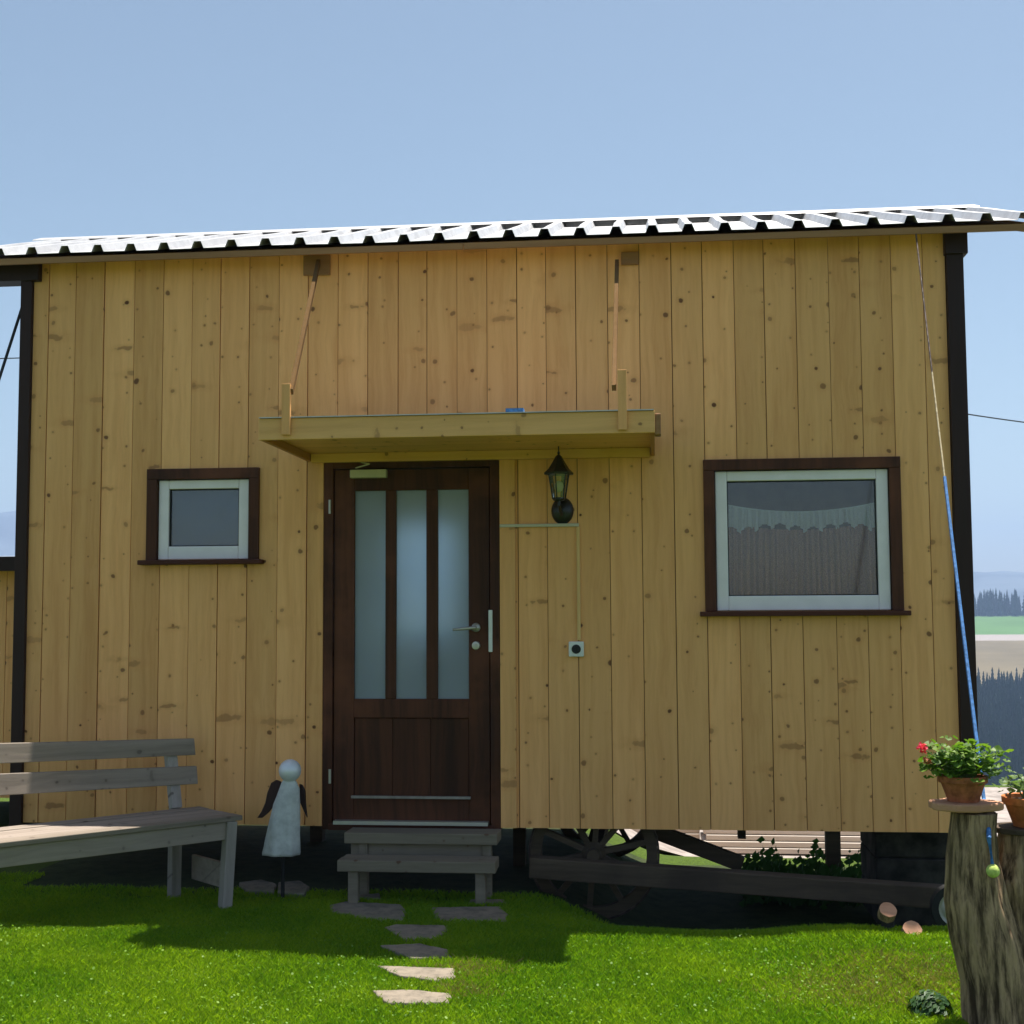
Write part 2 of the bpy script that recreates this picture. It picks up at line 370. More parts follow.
# conifers
def conifer_mesh(V, F, Rn, x, y, z, h, r, rnd_):
    tiers = 7; b0 = len(V)
    for t in range(tiers):
        f0 = t/tiers; zb = z+h*(.04+.88*f0); zt = z+h*(.04+.88*f0)+h*.30*(1-.55*f0)
        rr = r*(1-f0)**.8+.12; n = 9; b = len(V); V.append((x+rng.normal()*.05, y, min(zt, z+h))); Rn.append(rnd_)
        for k in range(n):
            a = 2*math.pi*(k+rng.random()*.7)/n; q = rr*(1.0 if k % 2 else .62)*(.8+.4*rng.random())
            V.append((x+q*math.cos(a), y+q*math.sin(a), zb-rr*.18*rng.random())); Rn.append(rnd_+.01*k)
        for k in range(n): F.append((b, b+1+k, b+1+(k+1) % n))
def forest(name, pts, hmin, hmax, label):
    V, F, Rn = [], [], []
    for (x, y) in pts:
        h = hmin+(hmax-hmin)*rng.random(); conifer_mesh(V, F, Rn, x, y, float(hz(x, y))-.3, h, h*.17, rng.random())
    o = grid_obj(name, np.array(V), np.array(F), ['conifer'], None, False)
    at = o.data.attributes.new('rnd', 'FLOAT', 'POINT'); at.data.foreach_set('value', np.array(Rn, np.float32))
    return tag(o, label, 'forest', None, 'stuff')
pts = []
for yy in np.arange(392, 612, 4.2):
    for xx in np.arange(yy*.13, yy*.13+130, 3.6):
        pts.append((xx+rng.normal()*1.4, yy+rng.normal()*1.6))
for yy in np.arange(396, 612, 8.5):
    for xx in np.arange(-330, yy*.13, 7.5): pts.append((xx+rng.normal()*2, yy+rng.normal()*2.5))
    for xx in np.arange(yy*.13+132, 420, 7.5): pts.append((xx+rng.normal()*2, yy+rng.normal()*2.5))
forest('forest', pts, 8, 12.5, 'blue-hazed conifer forest on the slope beyond the valley')
pts = []
for yy in np.arange(1215, 1260, 11):
    for xx in np.arange(-900, 900, 5):
        if xx > -200 and xx < 100: continue
        if yy > 1250 or mnoise.noise(Vector((xx*.02, yy*.02, 3))) > -.35: pts.append((xx+rng.normal()*2, yy+rng.normal()*3))
forest('ridge_forest', pts, 17, 27, 'dark line of trees on the far ridge above the green field')

# ------------------------------------------------------------------ lawn
stones_px = [[(328, 905), (345, 901), (402, 904), (407, 912), (404, 921), (370, 920), (331, 912)],
             [(430, 907), (500, 906), (508, 914), (506, 922), (440, 921), (432, 914)],
             [(384, 927), (396, 924), (447, 925), (449, 930), (432, 939), (404, 939)],
             [(379, 945), (420, 943), (448, 949), (452, 957), (412, 958)],
             [(376, 965), (454, 968), (455, 978), (436, 980), (398, 975)],
             [(371, 990), (412, 989), (452, 993), (448, 1002), (388, 1003)],
             [(238, 882), (262, 879), (276, 883), (274, 891), (246, 889)],
             [(279, 882), (300, 880), (310, 886), (304, 893), (278, 891)],
             [(470, 899), (504, 899), (506, 903), (468, 903)],
             [(356, 894), (380, 893), (382, 898), (360, 899)]]
stone_lbl = ['pale grey flagstone in the shade, left one of the pair before the steps',
             'wide grey flagstone in the shade, right one of the pair before the steps',
             'small pointed flagstone in the shade, third row from the steps',
             'grey flagstone at the edge of the shade, fourth row from the steps',
             'sunlit flagstone with pointed left end, farther of the two lit ones',
             'sunlit flagstone nearest the camera at the end of the path',
             'flat grey stone below the angel figure, left of the two there',
             'flat grey stone below the angel figure, right of the two there',
             'thin slab beside the right foot of the wooden steps',
             'small slab under the left side of the wooden steps']
stones = []
for k, poly in enumerate(stones_px):
    zt = .03
    if k in (0, 1, 6, 7, 8, 9): zt = .025
    for _ in range(4):
        zt = .018+float(hz(*PZ(*poly[0], zt).xy)) if k < 6 else .03
    P = [PZ(a, b, zt) for a, b in poly]; c = sum(P, Vector())/len(P)
    Q = []
    for i in range(len(P)):                                          # worn, uneven outline
        a, b = P[i], P[(i+1) % len(P)]; L = (b-a).length; n = max(2, int(L/.035))
        for j in range(n):
            p = a.lerp(b, j/n); d = (p-c).normalized()
            Q.append((p.x+d.x*random.uniform(-.008, .006), p.y+d.y*random.uniform(-.008, .006)))
    stones.append(Q)
    mb = MB(); mb.prism(Q, zt-.06, zt)
    tag(mb.build('flagstone', 'stone', bevel=.006, origin=(c.x, c.y, zt-.06)), stone_lbl[k], 'stepping stone', 'flagstones in front of the hut')

def blades(name, n, box, hmin, hmax, wd, mat, label, mask=None):
    x = rng.uniform(box[0], box[1], n); y = rng.uniform(box[2], box[3], n)
    ok = np.ones(n, bool)
    for Q in stones:
        q = np.array(Q); c = q.mean(0); q = c+(q-c)*.97; ins = np.zeros(n, bool); j = len(q)-1
        for i in range(len(q)):
            cnd = ((q[i, 1] > y) != (q[j, 1] > y)) & (x < (q[j, 0]-q[i, 0])*(y-q[i, 1])/(q[j, 1]-q[i, 1]+1e-12)+q[i, 0]); ins ^= cnd; j = i
        ok &= ~ins
    if mask is not None: ok &= mask(x, y)
    x, y = x[ok], y[ok]; n = len(x); z = hz(x, y)
    h = rng.uniform(hmin, hmax, n)*(.75+.5*np.array(0.5+0.5*np.sin(x*7.3+np.sin(y*5.1)*2)*np.sin(y*6.1+1.3)))
    a = rng.uniform(0, 2*np.pi, n); ca, sa = np.cos(a), np.sin(a); lx, ly = rng.normal(0, .38, n)*h, rng.normal(0, .38, n)*h
    ww = wd*rng.uniform(.6, 1.4, n)
    P = np.zeros((n, 4, 3))
    P[:, 0] = np.stack([x-ca*ww, y-sa*ww, z-.004], -1); P[:, 1] = np.stack([x+ca*ww, y+sa*ww, z-.004], -1)
    P[:, 2] = np.stack([x+ca*ww*.7+lx*.45, y+sa*ww*.7+ly*.45, z+h*.6], -1); P[:, 3] = np.stack([x+lx*1.2, y+ly*1.2, z+h], -1)
    b = np.arange(n)[:, None]*4
    T = np.concatenate([b+np.array([[0, 1, 2]]), b+np.array([[0, 2, 3]])], 1).reshape(-1, 3)
    o = grid_obj(name, P.reshape(-1, 3), T, [mat], None, False)
    at = o.data.attributes.new('rnd', 'FLOAT', 'POINT'); at.data.foreach_set('value', np.repeat(rng.random(n), 4).astype(np.float32))
    return tag(o, label, 'grass', None, 'stuff')
def gm(x, y):
    u = ~((x > -3.7) & (x < 1.7) & (y > -.05))
    u &= ~((x > .2) & (x < 1.8) & (y > -.6) & (rng.random(len(x)) < .75))
    u &= ~((y > -.35) & (rng.random(len(x)) < .6))
    return u
blades('grass', 720000, (-4.6, 3.4, -3.0, .3), .013, .033, .0021, 'grass', 'short bright green lawn grass in front of the hut', gm)
blades('grass', 260000, (-6, 5.5, -5.6, -2.95), .013, .033, .0036, 'grass', 'short lawn grass nearest the camera')
blades('grass', 60000, (1.7, 6, -.6, 4.4), .02, .06, .006, 'grass', 'lawn grass on the slope right of the hut')
sp = [PZ(468, 975, 0), PZ(462, 995, 0), PZ(925, 985, 0), PZ(880, 992, 0)]
def sm(x, y):
    d = np.full(len(x), 9.)
    for p, s_ in zip(sp, (.13, .1, .33, .3)): d = np.minimum(d, np.hypot((x-p.x), (y-p.y)*1.2)/s_)
    return rng.random(len(x)) < np.exp(-d*d)*.9
blades('dry_grass', 130000, (-1.4, 1.9, -2.7, -1.2), .015, .035, .0026, 'straw', 'patches of dry yellow grass in the lawn', sm)
n = 16000; x = rng.uniform(-4.4, 3.2, n); y = rng.uniform(-3.0, -.3, n); dens = .5+.5*np.sin(x*2.1+1.3*np.sin(y*1.7))*np.sin(y*2.9+x)
ok = (rng.random(n) < dens*.9+.1) & ~((x > 0) & (y > -.8))
for Q in stones:
    q = np.array(Q); ok &= ~((x > q[:, 0].min()) & (x < q[:, 0].max()) & (y > q[:, 1].min()) & (y < q[:, 1].max()))
x, y = x[ok], y[ok]; n = len(x); z = hz(x, y)+rng.uniform(.012, .03, n); a = rng.uniform(0, 6.28, n); r_ = rng.uniform(.003, .0062, n); t1, t2 = rng.normal(0, .35, n), rng.normal(0, .35, n)
P = np.zeros((n, 6, 3))
for k in range(6):
    u, v_ = np.cos(a+k*1.047)*r_, np.sin(a+k*1.047)*r_; P[:, k] = np.stack([x+u, y+v_, z+u*t1+v_*t2], -1)
o = grid_obj('clover', P.reshape(-1, 3), (np.arange(n)[:, None]*6+np.arange(6)[None]), ['clover'], None, False)
at = o.data.attributes.new('rnd', 'FLOAT', 'POINT'); at.data.foreach_set('value', np.repeat(rng.random(n), 6).astype(np.float32))
tag(o, 'small clover leaves scattered through the lawn', 'clover', None, 'stuff')
# weeds under the hut in front of the yard
mb = MB()
for _ in range(1500):
    t = random.random(); p = PY(745+t*130, 860, random.uniform(.9, 2.2)); zz = float(hz(p.x, p.y)); h = random.uniform(.04, .24)*(.5+.5*math.sin(t*9)**2)
    a = random.uniform(0, 6.3); s_ = random.uniform(.015, .04); cxp, cyp, czp = p.x+random.uniform(-.03, .03), p.y, zz+h*random.random()
    mb.add([(cxp, cyp, czp), (cxp+s_*math.cos(a), cyp+s_*math.sin(a), czp+s_*.6), (cxp+s_*.3, cyp, czp+s_*1.5), (cxp-s_*math.cos(a), cyp, czp+s_*.7)], [(0, 1, 2, 3)])
tag(mb.build('weeds', 'weed'), 'dark green weeds growing under the right side of the hut', 'weeds', None, 'stuff')

# ------------------------------------------------------------------ THE HUT
XL, XR, ZB = -3.735, 1.665, .363
hut = thing('wooden_hut', 'pine clad hut on wheels with corrugated metal roof and brown framed windows', 'hut', (-1.0, 1.2, .36))
ZT = 3.735
seams_px = [48, 75, 103.5, 134, 163, 192, 220, 249, 279, 308, 338, 368, 398, 427, 457, 487, 517, 546, 576, 608, 640, 672, 703, 735, 765, 797, 830, 861, 893, 925]
seams = [PY(p, 350, 0).x for p in seams_px]
edges = [XL+.02]+seams+[XR-.012]
DL, DR, DT = PY(324.6, 458.7, 0).x, PY(500, 650, 0).x, PY(410, 458.5, 0).z
W1 = (PY(147.5, 515, 0).x, PY(259.6, 515, 0).x, PY(200, 560, 0).z, PY(200, 468.7, 0).z)
W2 = (PY(704, 530, 0).x, PY(901.5, 530, 0).x, PY(800, 611, 0).z, PY(800, 458.5, 0).z)
holes = [(DL+.012, DR-.012, ZB-.1, DT-.012), (W1[0]+.02, W1[1]-.02, W1[2], W1[3]-.02), (W2[0]+.02, W2[1]-.02, W2[2], W2[3]-.02)]
mb = MB()
for i in range(len(edges)-1):
    a, b = edges[i]+random.uniform(.0012, .003), edges[i+1]-random.uniform(.0012, .003); r = random.random(); dy = random.uniform(-.004, .004)
    zs = sorted({ZB, ZT}|{z for h in holes if a < h[1] and b > h[0] for z in (max(h[2], ZB), h[3])}); 
    # split each plank where a hole crosses it
    for z0, z1 in zip(zs[:-1], zs[1:]):
        zc = (z0+z1)/2; segs = [(a, b)]
        for h in holes:
            if h[2] < zc < h[3]:
                ns = []
                for (p, q) in segs:
                    if q <= h[0] or p >= h[1]: ns.append((p, q)); continue
                    if p < h[0]: ns.append((p, h[0]))
                    if q > h[1]: ns.append((h[1], q))
                segs = ns
        for p, q in segs:
            if q-p > .004:
                mb.box(p, q, dy, .022+dy, z0, z1, 0, r)
    # dark groove behind the seam
    if i > 0:
        x = edges[i]; zz = [(ZB+.002, ZT)]
        for h in holes:
            if h[0]-.02 < x < h[1]+.02: zz = [(max(h[3], ZB), ZT)]+([(ZB+.002, h[2])] if h[2] > ZB else [])
        for z0, z1 in zz: mb.box(x-.016, x+.016, .014, .03, z0, z1, 1)
mb.build('wall', ['pine', 'seam'], hut)
mb = MB()                                                            # side, back walls, floor
mb.box(XL+.02, XL+.05, .04, 2.38, ZB, ZT-.05); mb.build('wall', 'pine', hut); mb = MB(); mb.box(XR-.05, XR-.02, .04, 2.38, ZB, ZT-.05)
mb.build('wall', 'pine', hut)
bw = PY(408, 575, 2.39); bx0, bx1, bz0, bz1 = bw.x-.42, bw.x+.42, bw.z-.5, bw.z+.45
mb = MB(); mb.box(XL+.02, bx0, 2.38, 2.41, ZB, ZT-.05); mb.box(bx1, XR-.02, 2.38, 2.41, ZB, ZT-.05); mb.box(bx0, bx1, 2.38, 2.41, ZB, bz0); mb.box(bx0, bx1, 2.38, 2.41, bz1, ZT-.05)
mb.build('wall', 'pine', hut)
mb = MB()
for p0, p1, q0, q1 in ((bx0, bx0+.06, bz0, bz1), (bx1-.06, bx1, bz0, bz1), (bx0+.06, bx1-.06, bz0, bz0+.06), (bx0+.06, bx1-.06, bz1-.06, bz1)): mb.box(p0, p1, 2.37, 2.42, q0, q1)
bwn = mb.build('window', 'pvc', hut, .003); mb = MB(); mb.box(bx0+.06, bx1-.06, 2.392, 2.397, bz0+.06, bz1-.06); mb.build('pane', 'glass', bwn)
for xs_ in (XL+.035, XR-.035):                                        # gables
    mb = MB(); mb.prism([(.03, ZT-.05), (2.4, ZT-.05), (2.4, 3.75), (1.2, 4.16), (.03, 3.75)], -.015, .015, f=lambda a, b, c, q=xs_: (q+c, a, b)); mb.build('gable', 'pine', hut)
mb = MB(); mb.box(XL+.03, XR-.03, .045, 2.36, ZB+.01, ZB+.06); mb.build('floor_frame', 'interior', hut)
mb = MB(); mb.box(-1.98, -1.95, .06, 2.36, ZB+.06, 3.6); mb.box(-.80, -.77, .06, 2.36, ZB+.06, 3.6); mb.box(-3.5, -2.0, 1.1, 1.13, ZB+.06, 3.6); mb.box(-.7, 1.6, 1.9, 1.93, ZB+.06, 3.6); mb.build('partition', 'interior', hut)
# corner posts and beams
mb = MB(); mb.prism([(PY(23, 286, 0).x, PY(23, 286, 0).z+.3), (PY(34, 286, 0).x+.0, 4.0), (PY(25, 738, 0).x, ZB-.03), (PY(13, 738, 0).x, ZB-.03)][::-1], -.03, .09, f=lambda a, b, c: (a, c, min(b, 3.64))); mb.build('corner_post', 'post', hut, .004)
mb = MB(); mb.box(XR-.01, XR+.083, -.03, .09, ZB-.03, 3.64); mb.build('corner_post', 'post', hut, .004)
zb = PY(945, 256, 0).z
mb = MB(); mb.box(XR-.02, XR+.105, -.05, 2.4, zb, 3.70); mb.build('corner_beam', 'post', hut, .004)
mb = MB(); mb.box(XL-.60, XL+.07, -.05, .09, PY(10, 283, 0).z, PY(10, 265, 0).z); mb.build('corner_beam', 'post', hut, .004)

# roof: ribbed sheet, soffit, fascia, ridge cap
RX0, RX1, EY, EZ, RY, RZ = -4.2235, 2.086, -.18, 3.712, 1.2, 4.168
def sheet(mb, y0, z0, y1, z1, th=.0):
    xs_, zs_ = [], []; p = RX0; pitch = .2035
    while p < RX1-.01:
        for dx, dz in ((0, 0), (.128, 0), (.145, .042), (.186, .042), (.2035, 0)):
            if p+dx <= RX1+.001 and (not xs_ or p+dx > xs_[-1]+1e-4): xs_.append(p+dx); zs_.append(dz)
        p += pitch
    N = 7; V = []
    for j in range(N):
        t = j/(N-1)
        V += [(x+.004*math.sin(j*2.1), y0+(y1-y0)*t+.006*math.sin(x*3.1)*(1-t), z0+(z1-z0)*t+dz+.002*math.sin(x*5+j)) for x, dz in zip(xs_, zs_)]
    n = len(xs_); F = [(j*n+i, j*n+i+1, (j+1)*n+i+1, (j+1)*n+i) for j in range(N-1) for i in range(n-1)]
    mb.add(V, F, 0, .5)
mb = MB(); sheet(mb, EY, EZ, RY, RZ); sheet(mb, 2.62, EZ, RY, RZ)
roof = mb.build('roof', 'roof', hut); so_ = roof.modifiers.new('sol', 'SOLIDIFY'); so_.thickness = .0022; so_.offset = -1
mb = MB()
for sgn in (-1, 1):
    V = []
    for (dy, dz) in ((0, .062), (.13, .062-.13*.365), (.145, .062-.13*.365-.012)):
        V += [(RX0-.02, RY+sgn*dy, RZ+dz-.012), (RX1+.02, RY+sgn*dy, RZ+dz-.012)]
    mb.add(V, [(0, 1, 3, 2), (2, 3, 5, 4)])
rc = mb.build('ridge_cap', 'roof', roof); q_ = rc.modifiers.new('sol', 'SOLIDIFY'); q_.thickness = .002
sl_ = (RZ-EZ)/(RY-EY)
mb = MB(); x = RX0+.03
while x < RX1-.1:
    for s0, s1 in ((EY+.02, RY), (2.60, RY)):
        za, zc = EZ+sl_*abs(s0-EY if s0 < RY else 2.62-s0)-.026, RZ-.028
        V = [(x+.001, s0, za-.018), (min(x+.138, RX1-.03), s0, za-.018), (min(x+.138, RX1-.03), s1, zc-.018), (x+.001, s1, zc-.018)]
        V += [(a, b, c+.018) for a, b, c in V]; mb.add(V, [(3, 2, 1, 0), (4, 5, 6, 7), (0, 1, 5, 4), (1, 2, 6, 5), (2, 3, 7, 6), (3, 0, 4, 7)])
    x += .14
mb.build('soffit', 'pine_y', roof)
mb = MB()
for k in range(2):
    fl_ = (RX1-RX0-.05)/2; xa, xb = RX0+.03+k*fl_, RX0+.03+(k+1)*fl_-.004
    mb.box(xa, xb, EY+.006, EY+.02, EZ-.058, EZ-.022)
mb.build('fascia', 'midbrown', roof)
for xv in (RX0+.015, RX1-.03):
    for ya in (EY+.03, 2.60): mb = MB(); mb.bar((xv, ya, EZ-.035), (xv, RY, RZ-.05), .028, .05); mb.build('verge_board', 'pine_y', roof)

# door
door = MB()
dw = DR-DL
door.box(DL, DL+.055, -.012, .10, ZB-.02, DT); door.box(DR-.055, DR, -.012, .10, ZB-.02, DT); door.box(DL+.055, DR-.055, -.012, .10, DT-.055, DT)
d = door.build('door', 'dark', hut, .004)
def dx(px): return PY(px, 620, 0).x
def dz(py): return PY(410, py, 0).z
lf = MB(); y0, y1 = .006, .05
L0, L1 = DL+.06, DR-.06; gb, gt = dz(699), dz(490)
pn = [(dx(354), dx(385)), (dx(395.6), dx(426)), (dx(437.4), dx(468.5))]
lf.box(L0, pn[0][0], y0, y1, ZB+.02, DT-.06); lf.box(pn[2][1], L1, y0, y1, ZB+.02, DT-.06)
lf.box(pn[0][0], pn[2][1], y0+.001, y1, gt, DT-.061)
lf.box(pn[0][1], pn[1][0], y0+.002, y1, gb, gt); lf.box(pn[1][1], pn[2][0], y0+.002, y1, gb, gt)
lf.box(pn[0][0], pn[2][1], y0+.001, y1, dz(718), gb); lf.box(pn[0][0], pn[2][1], y0+.001, y1, ZB+.021, dz(798))
for k in range(3):                                                     # raised lower panel of upright boards
    a = pn[0][0]+.002; wdt = (pn[2][1]-pn[0][0]-.004)/3; lf.box(a+k*wdt+.0004, a+(k+1)*wdt-.0004, y0+.016, y1-.01, dz(798)+.002, dz(718)-.002)
lf.build('door_leaf', 'dark', d, .0035)
for a, b in pn:
    g = MB(); g.box(a-.004, b+.004, .026, .032, gb-.004, gt+.004); g.build('pane', 'frost', d)
g = MB(); g.box(pn[0][0]-.01, pn[2][1]+.01, -.016, y0, dz(798.5), dz(796)); g.build('drip_rail', 'greyz', d, .001)
g = MB(); g.box(dx(336), dx(488), -.05, .05, dz(824), dz(820.5)); g.build('threshold', 'steel', d)
g = MB(); g.box(dx(330), dx(494), -.02, .12, ZB-.021, dz(824)-.002); g.build('door_sill', 'dark_x', d)
g = MB(); c = PY(476, 627.5, 0)
g.lathe([(.0001, -.018), (.024, -.016), (.026, 0), (.026, .01)], (c.x, 0, c.z), 24, 'y'); g.tube([(c.x, -.01, c.z), (c.x, -.055, c.z), (c.x-.03, -.062, c.z-.003), (c.x-.125, -.06, c.z-.012)], [.009, .010, .010, .008], 10); g.build('handle', 'steel', d, smooth=True)
g = MB(); c = PY(476, 645.5, 0); g.lathe([(.0001, -.016), (.022, -.014), (.025, 0), (.025, .01)], (c.x, 0, c.z), 24, 'y'); g.box(c.x-.004, c.x+.004, -.02, -.012, c.z-.012, c.z+.01); g.build('lock_plate', 'steel', d)
g = MB(); a = PY(491, 610, 0); b = PY(491, 652, 0); g.box(a.x-.012, a.x+.010, -.028, -.008, b.z, a.z); g.build('strike_plate', 'white', d, .004)
for py in (507, 776):
    g = MB(); c = PY(330.5, py, 0); g.tube([(c.x, -.018, c.z-.04), (c.x, -.018, c.z+.04)], .0075, 10); g.build('hinge', 'steel', d)
g = MB(); a = PY(351.5, 470.5, 0); b = PY(387.5, 478, 0); g.box(a.x, b.x, -.045, .004, b.z, a.z); g.bar((a.x+.03, -.03, a.z+.01), (a.x+.12, -.06, a.z+.03), .012, .008); g.bar((a.x+.12, -.06, a.z+.03), (a.x+.06, -.02, a.z+.045), .012, .008); g.build('door_closer', 'beige', d, .005)
# plain casing boards beside the door
g = MB(); g.box(DR+.002, PY(516, 650, 0).x, -.014, -.004, ZB, 2.49); g.box(PY(307, 650, 0).x, DL-.002, -.014, -.004, ZB, 2.49); g.build('door_casing', 'pine', hut, .002)

# windows
def window(x0, x1, z0, z1, sillpx, kind):
    mb = MB(); w_ = .062
    mb.box(x0, x0+w_, -.022, .05, z0, z1-w_); mb.box(x1-w_, x1, -.022, .05, z0, z1-w_); mb.box(x0, x1, -.024, .05, z1-w_, z1)
    wn = mb.build('window', 'dark', hut, .003)
    s_ = MB(); s_.box(x0-.03, x1+.028, -.075, .05, z0-.028, z0-.001); s_.build('sill', 'dark_x', wn, .004)
    a0, a1, b0, b1 = x0+w_+.004, x1-w_-.004, z0+.004, z1-w_-.004; fwid = .066 if kind else .062
    f_ = MB()
    for (p0, p1, q0, q1) in ((a0, a0+fwid, b0, b1), (a1-fwid, a1, b0, b1), (a0+fwid, a1-fwid, b0, b0+fwid*1.25), (a0+fwid, a1-fwid, b1-fwid*.85, b1)): f_.box(p0, p1, .004, .06, q0, q1)
    i0, i1, j0, j1 = a0+fwid, a1-fwid, b0+fwid*1.25, b1-fwid*.85
    f_.build('sash', 'pvc', wn, .006, seg=3)
    k_ = MB(); t_ = .006
    for (p0, p1, q0, q1) in ((i0, i0+t_, j0, j1), (i1-t_, i1, j0, j1), (i0+t_, i1-t_, j0, j0+t_), (i0+t_, i1-t_, j1-t_, j1)): k_.box(p0, p1, .018, .04, q0, q1)
    k_.build('gasket', 'rubber', wn)
    g_ = MB(); g_.box(i0+.001, i1-.001, .028, .033, j0+.001, j1-.001); g_.build('pane', 'glass', wn)
    return wn, i0, i1, j0, j1
wn, i0, i1, j0, j1 = window(*W1, None, 0)
g = MB(); g.box(i0-.02, i1+.02, .07, .073, j0-.03, j1+.03); g.build('blind', 'blind', wn)
wn, i0, i1, j0, j1 = window(*W2, None, 1)
def drape(name, x0, x1, ztop, zbot, y, mat, amp, folds, nxx=260, nz=14):
    V, F = [], []
    for j in range(nz):
        t = j/(nz-1)
        for i in range(nxx):
            u = i/(nxx-1); x = x0+(x1-x0)*u
            ph = folds*2*math.pi*u+1.1*math.sin(u*9)+.6*math.sin(u*23)
            xx = (x-(x0+x1)/2)*(1+.02*t)+(x0+x1)/2+.006*math.sin(ph*2.1)
            zz = ztop(u)+(zbot(u)-ztop(u))*t
            V.append((xx, y+amp*(.4+.6*t)*math.sin(ph)+.3*amp*math.sin(ph*2.7), zz))
    for j in range(nz-1):
        for i in range(nxx-1): a = j*nxx+i; F.append((a, a+1, a+nxx+1, a+nxx))
    b = MB(); b.add(V, F); return b.build(name, mat, wn, smooth=True)
zt_ = lambda u: PY(800, 503+8*(1-(2*u-1)**2), 0).z
def zs2(u):
    k = (u*9.5) % 1; return PY(800, 531-7*abs(math.sin(math.pi*k))**.7+2*math.sin(u*14), 0).z
drape('curtain', i0-.01, i1+.01, lambda u: zt_(u)-.10, lambda u: j0-.02, .085, 'sheer', .03, 24)
drape('valance', i0-.01, i1+.01, zt_, zs2, .062, 'lace', .011, 22)
g = MB(); g.tube([(i0+(i1-i0)*u/12, .062, zt_(u/12)) for u in range(13)], .003, 6); g.build('curtain_wire', 'white', wn)

# canopy over the door
cx0, cx1, cyf = -2.012, .012, -1.0
cb, ct = 2.462, 2.572
g = MB(); g.box(cx0, cx1, cyf, cyf+.024, cb, ct); cn = g.build('canopy', 'pine_x', hut, .003)
g = MB()
for k in range(9):
    ya = cyf+.026+k*.108; g.box(cx0+.004, cx1-.004, ya, min(ya+.106, -.002), cb+.045, cb+.063)
g.build('canopy_boards', 'pine_x', cn)
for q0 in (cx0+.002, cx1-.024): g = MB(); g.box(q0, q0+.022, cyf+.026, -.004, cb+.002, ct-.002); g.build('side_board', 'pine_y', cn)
g = MB(); g.box(cx0+.03, cx1-.03, -.05, -.004, cb-.008, cb+.043); g.build('ledger', 'pine_x', cn)
g = MB(); g.box(cx0+.005, cx1-.005, cyf-.012, -.006, ct+.001, ct+.006); g.build('canopy_sheet', 'steel', cn)
g = MB(); p = PY(514, 409, cyf); g.box(p.x-.045, p.x+.045, cyf+.02, cyf+.10, ct+.007, ct+.030); g.build('roof_clip', 'rope_b', cn)
for (pa, pb, qa, qb, wpx) in (((286.5, 384), (286.5, 435), (318.5, 262), (291, 392), 7), ((622, 370), (622, 430), (617, 262), (614, 388), 8)):
    a = PY(*pa, cyf-.014); b = PY(*pb, cyf-.014); g = MB(); g.box(a.x-.022, a.x+.022, cyf-.026, cyf-.002, b.z, a.z); g.build('upright', 'pine', cn, .002)
    t0 = PY(*qa, -.03); t1 = PY(*qb, cyf-.01); g = MB(); g.bar(t0, t1, .022, .035); g.build('strut', 'strutwood', cn, .002)
    g = MB(); hw_ = .08 if qa[0] < 400 else .05; t0b = PY(qa[0]+(-1 if qa[0] < 400 else 13), 266 if qa[0] < 400 else 259, 0); g.box(t0b.x-hw_, t0b.x+hw_, -.024, -.004, t0b.z-hw_*.75, t0b.z+hw_*.75); g.build('strut_block', 'midbrown', cn, .003)
g = MB(); p = PY(657, 436, cyf); g.box(cx1-.002, cx1+.03, cyf+.01, cyf+.10, cb-.01, ct-.012); g.build('knotty_end_block', 'midbrown', cn, .006)

# conduit
g = MB(); a = PY(500, 526, 0); b = PY(579, 526.5, 0); g.box(a.x, b.x, -.020, -.0045, a.z-.009, a.z+.009)
hc = g.build('cable_duct', 'beige', hut, .002)
g = MB(); c = PY(579, 600, 0); g.box(c.x-.011, c.x+.009, -.018, -.0045, PY(577, 640, 0).z, a.z-.0095); g.build('cable_duct', 'ductwood', hut, .002)

# ------------------------------------------------------------------ things on the wall
c = PY(576.5, 649, 0)
sk = thing('doorbell', 'small white square switch box with black round button on the wall', 'switch', (c.x, 0, c.z-.043))
g = MB(); g.box(c.x-.043, c.x+.043, -.03, -.0045, c.z-.043, c.z+.043); g.build('housing', 'white', sk, .006)
g = MB(); g.lathe([(.0001, -.040), (.022, -.039), (.026, -.034), (.026, -.029)], (c.x, 0, c.z), 24, 'y'); g.build('button', 'rubber', sk)

lc = PY(562.5, 511, 0); D_ = -.17
lan = thing('wall_lantern', 'black coach style wall lantern with clear glass beside the door', 'lantern', (lc.x, 0, lc.z-.07))
g = MB(); g.lathe([(.0001, -.045), (.03, -.04), (.052, -.028), (.062, -.012), (.064, -.004)], (lc.x, 0, lc.z), 28, 'y')
for i in range(len(g.v)): g.v[i] = (g.v[i][0], g.v[i][1], lc.z+(g.v[i][2]-lc.z)*1.22)
g.build('wall_plate', 'black', lan, smooth=True)
top = PY(558.5, 474, D_); bot = PY(559, 499, D_); apex = PY(558.5, 455, D_); fin_ = PY(558.5, 446, D_)
g = MB(); g.tube([(lc.x, -.03, lc.z-.01), (lc.x, -.10, lc.z-.03), (bot.x, D_, bot.z-.035), (bot.x, D_, bot.z)], .009, 10)
ax, ay = bot.x, D_
g.lathe([(.0001, -.012), (.03, -.01), (.036, 0), (.03, .004)], (ax, ay, bot.z), 6); g.build('bracket', 'black', lan)
def hexring(r_, z): return [(ax+r_*math.cos(math.pi/3*k+.26), ay+r_*math.sin(math.pi/3*k+.26), z) for k in range(6)]
g = MB()
lo, hi = hexring(.036, bot.z+.003), hexring(.058, top.z)
for k in range(6): g.bar(lo[k], hi[k], .007, .007)
for k in range(6): g.bar(hi[k], hi[(k+1) % 6], .008, .008); g.bar(lo[k], lo[(k+1) % 6], .008, .008)
g.build('cage', 'black', lan)
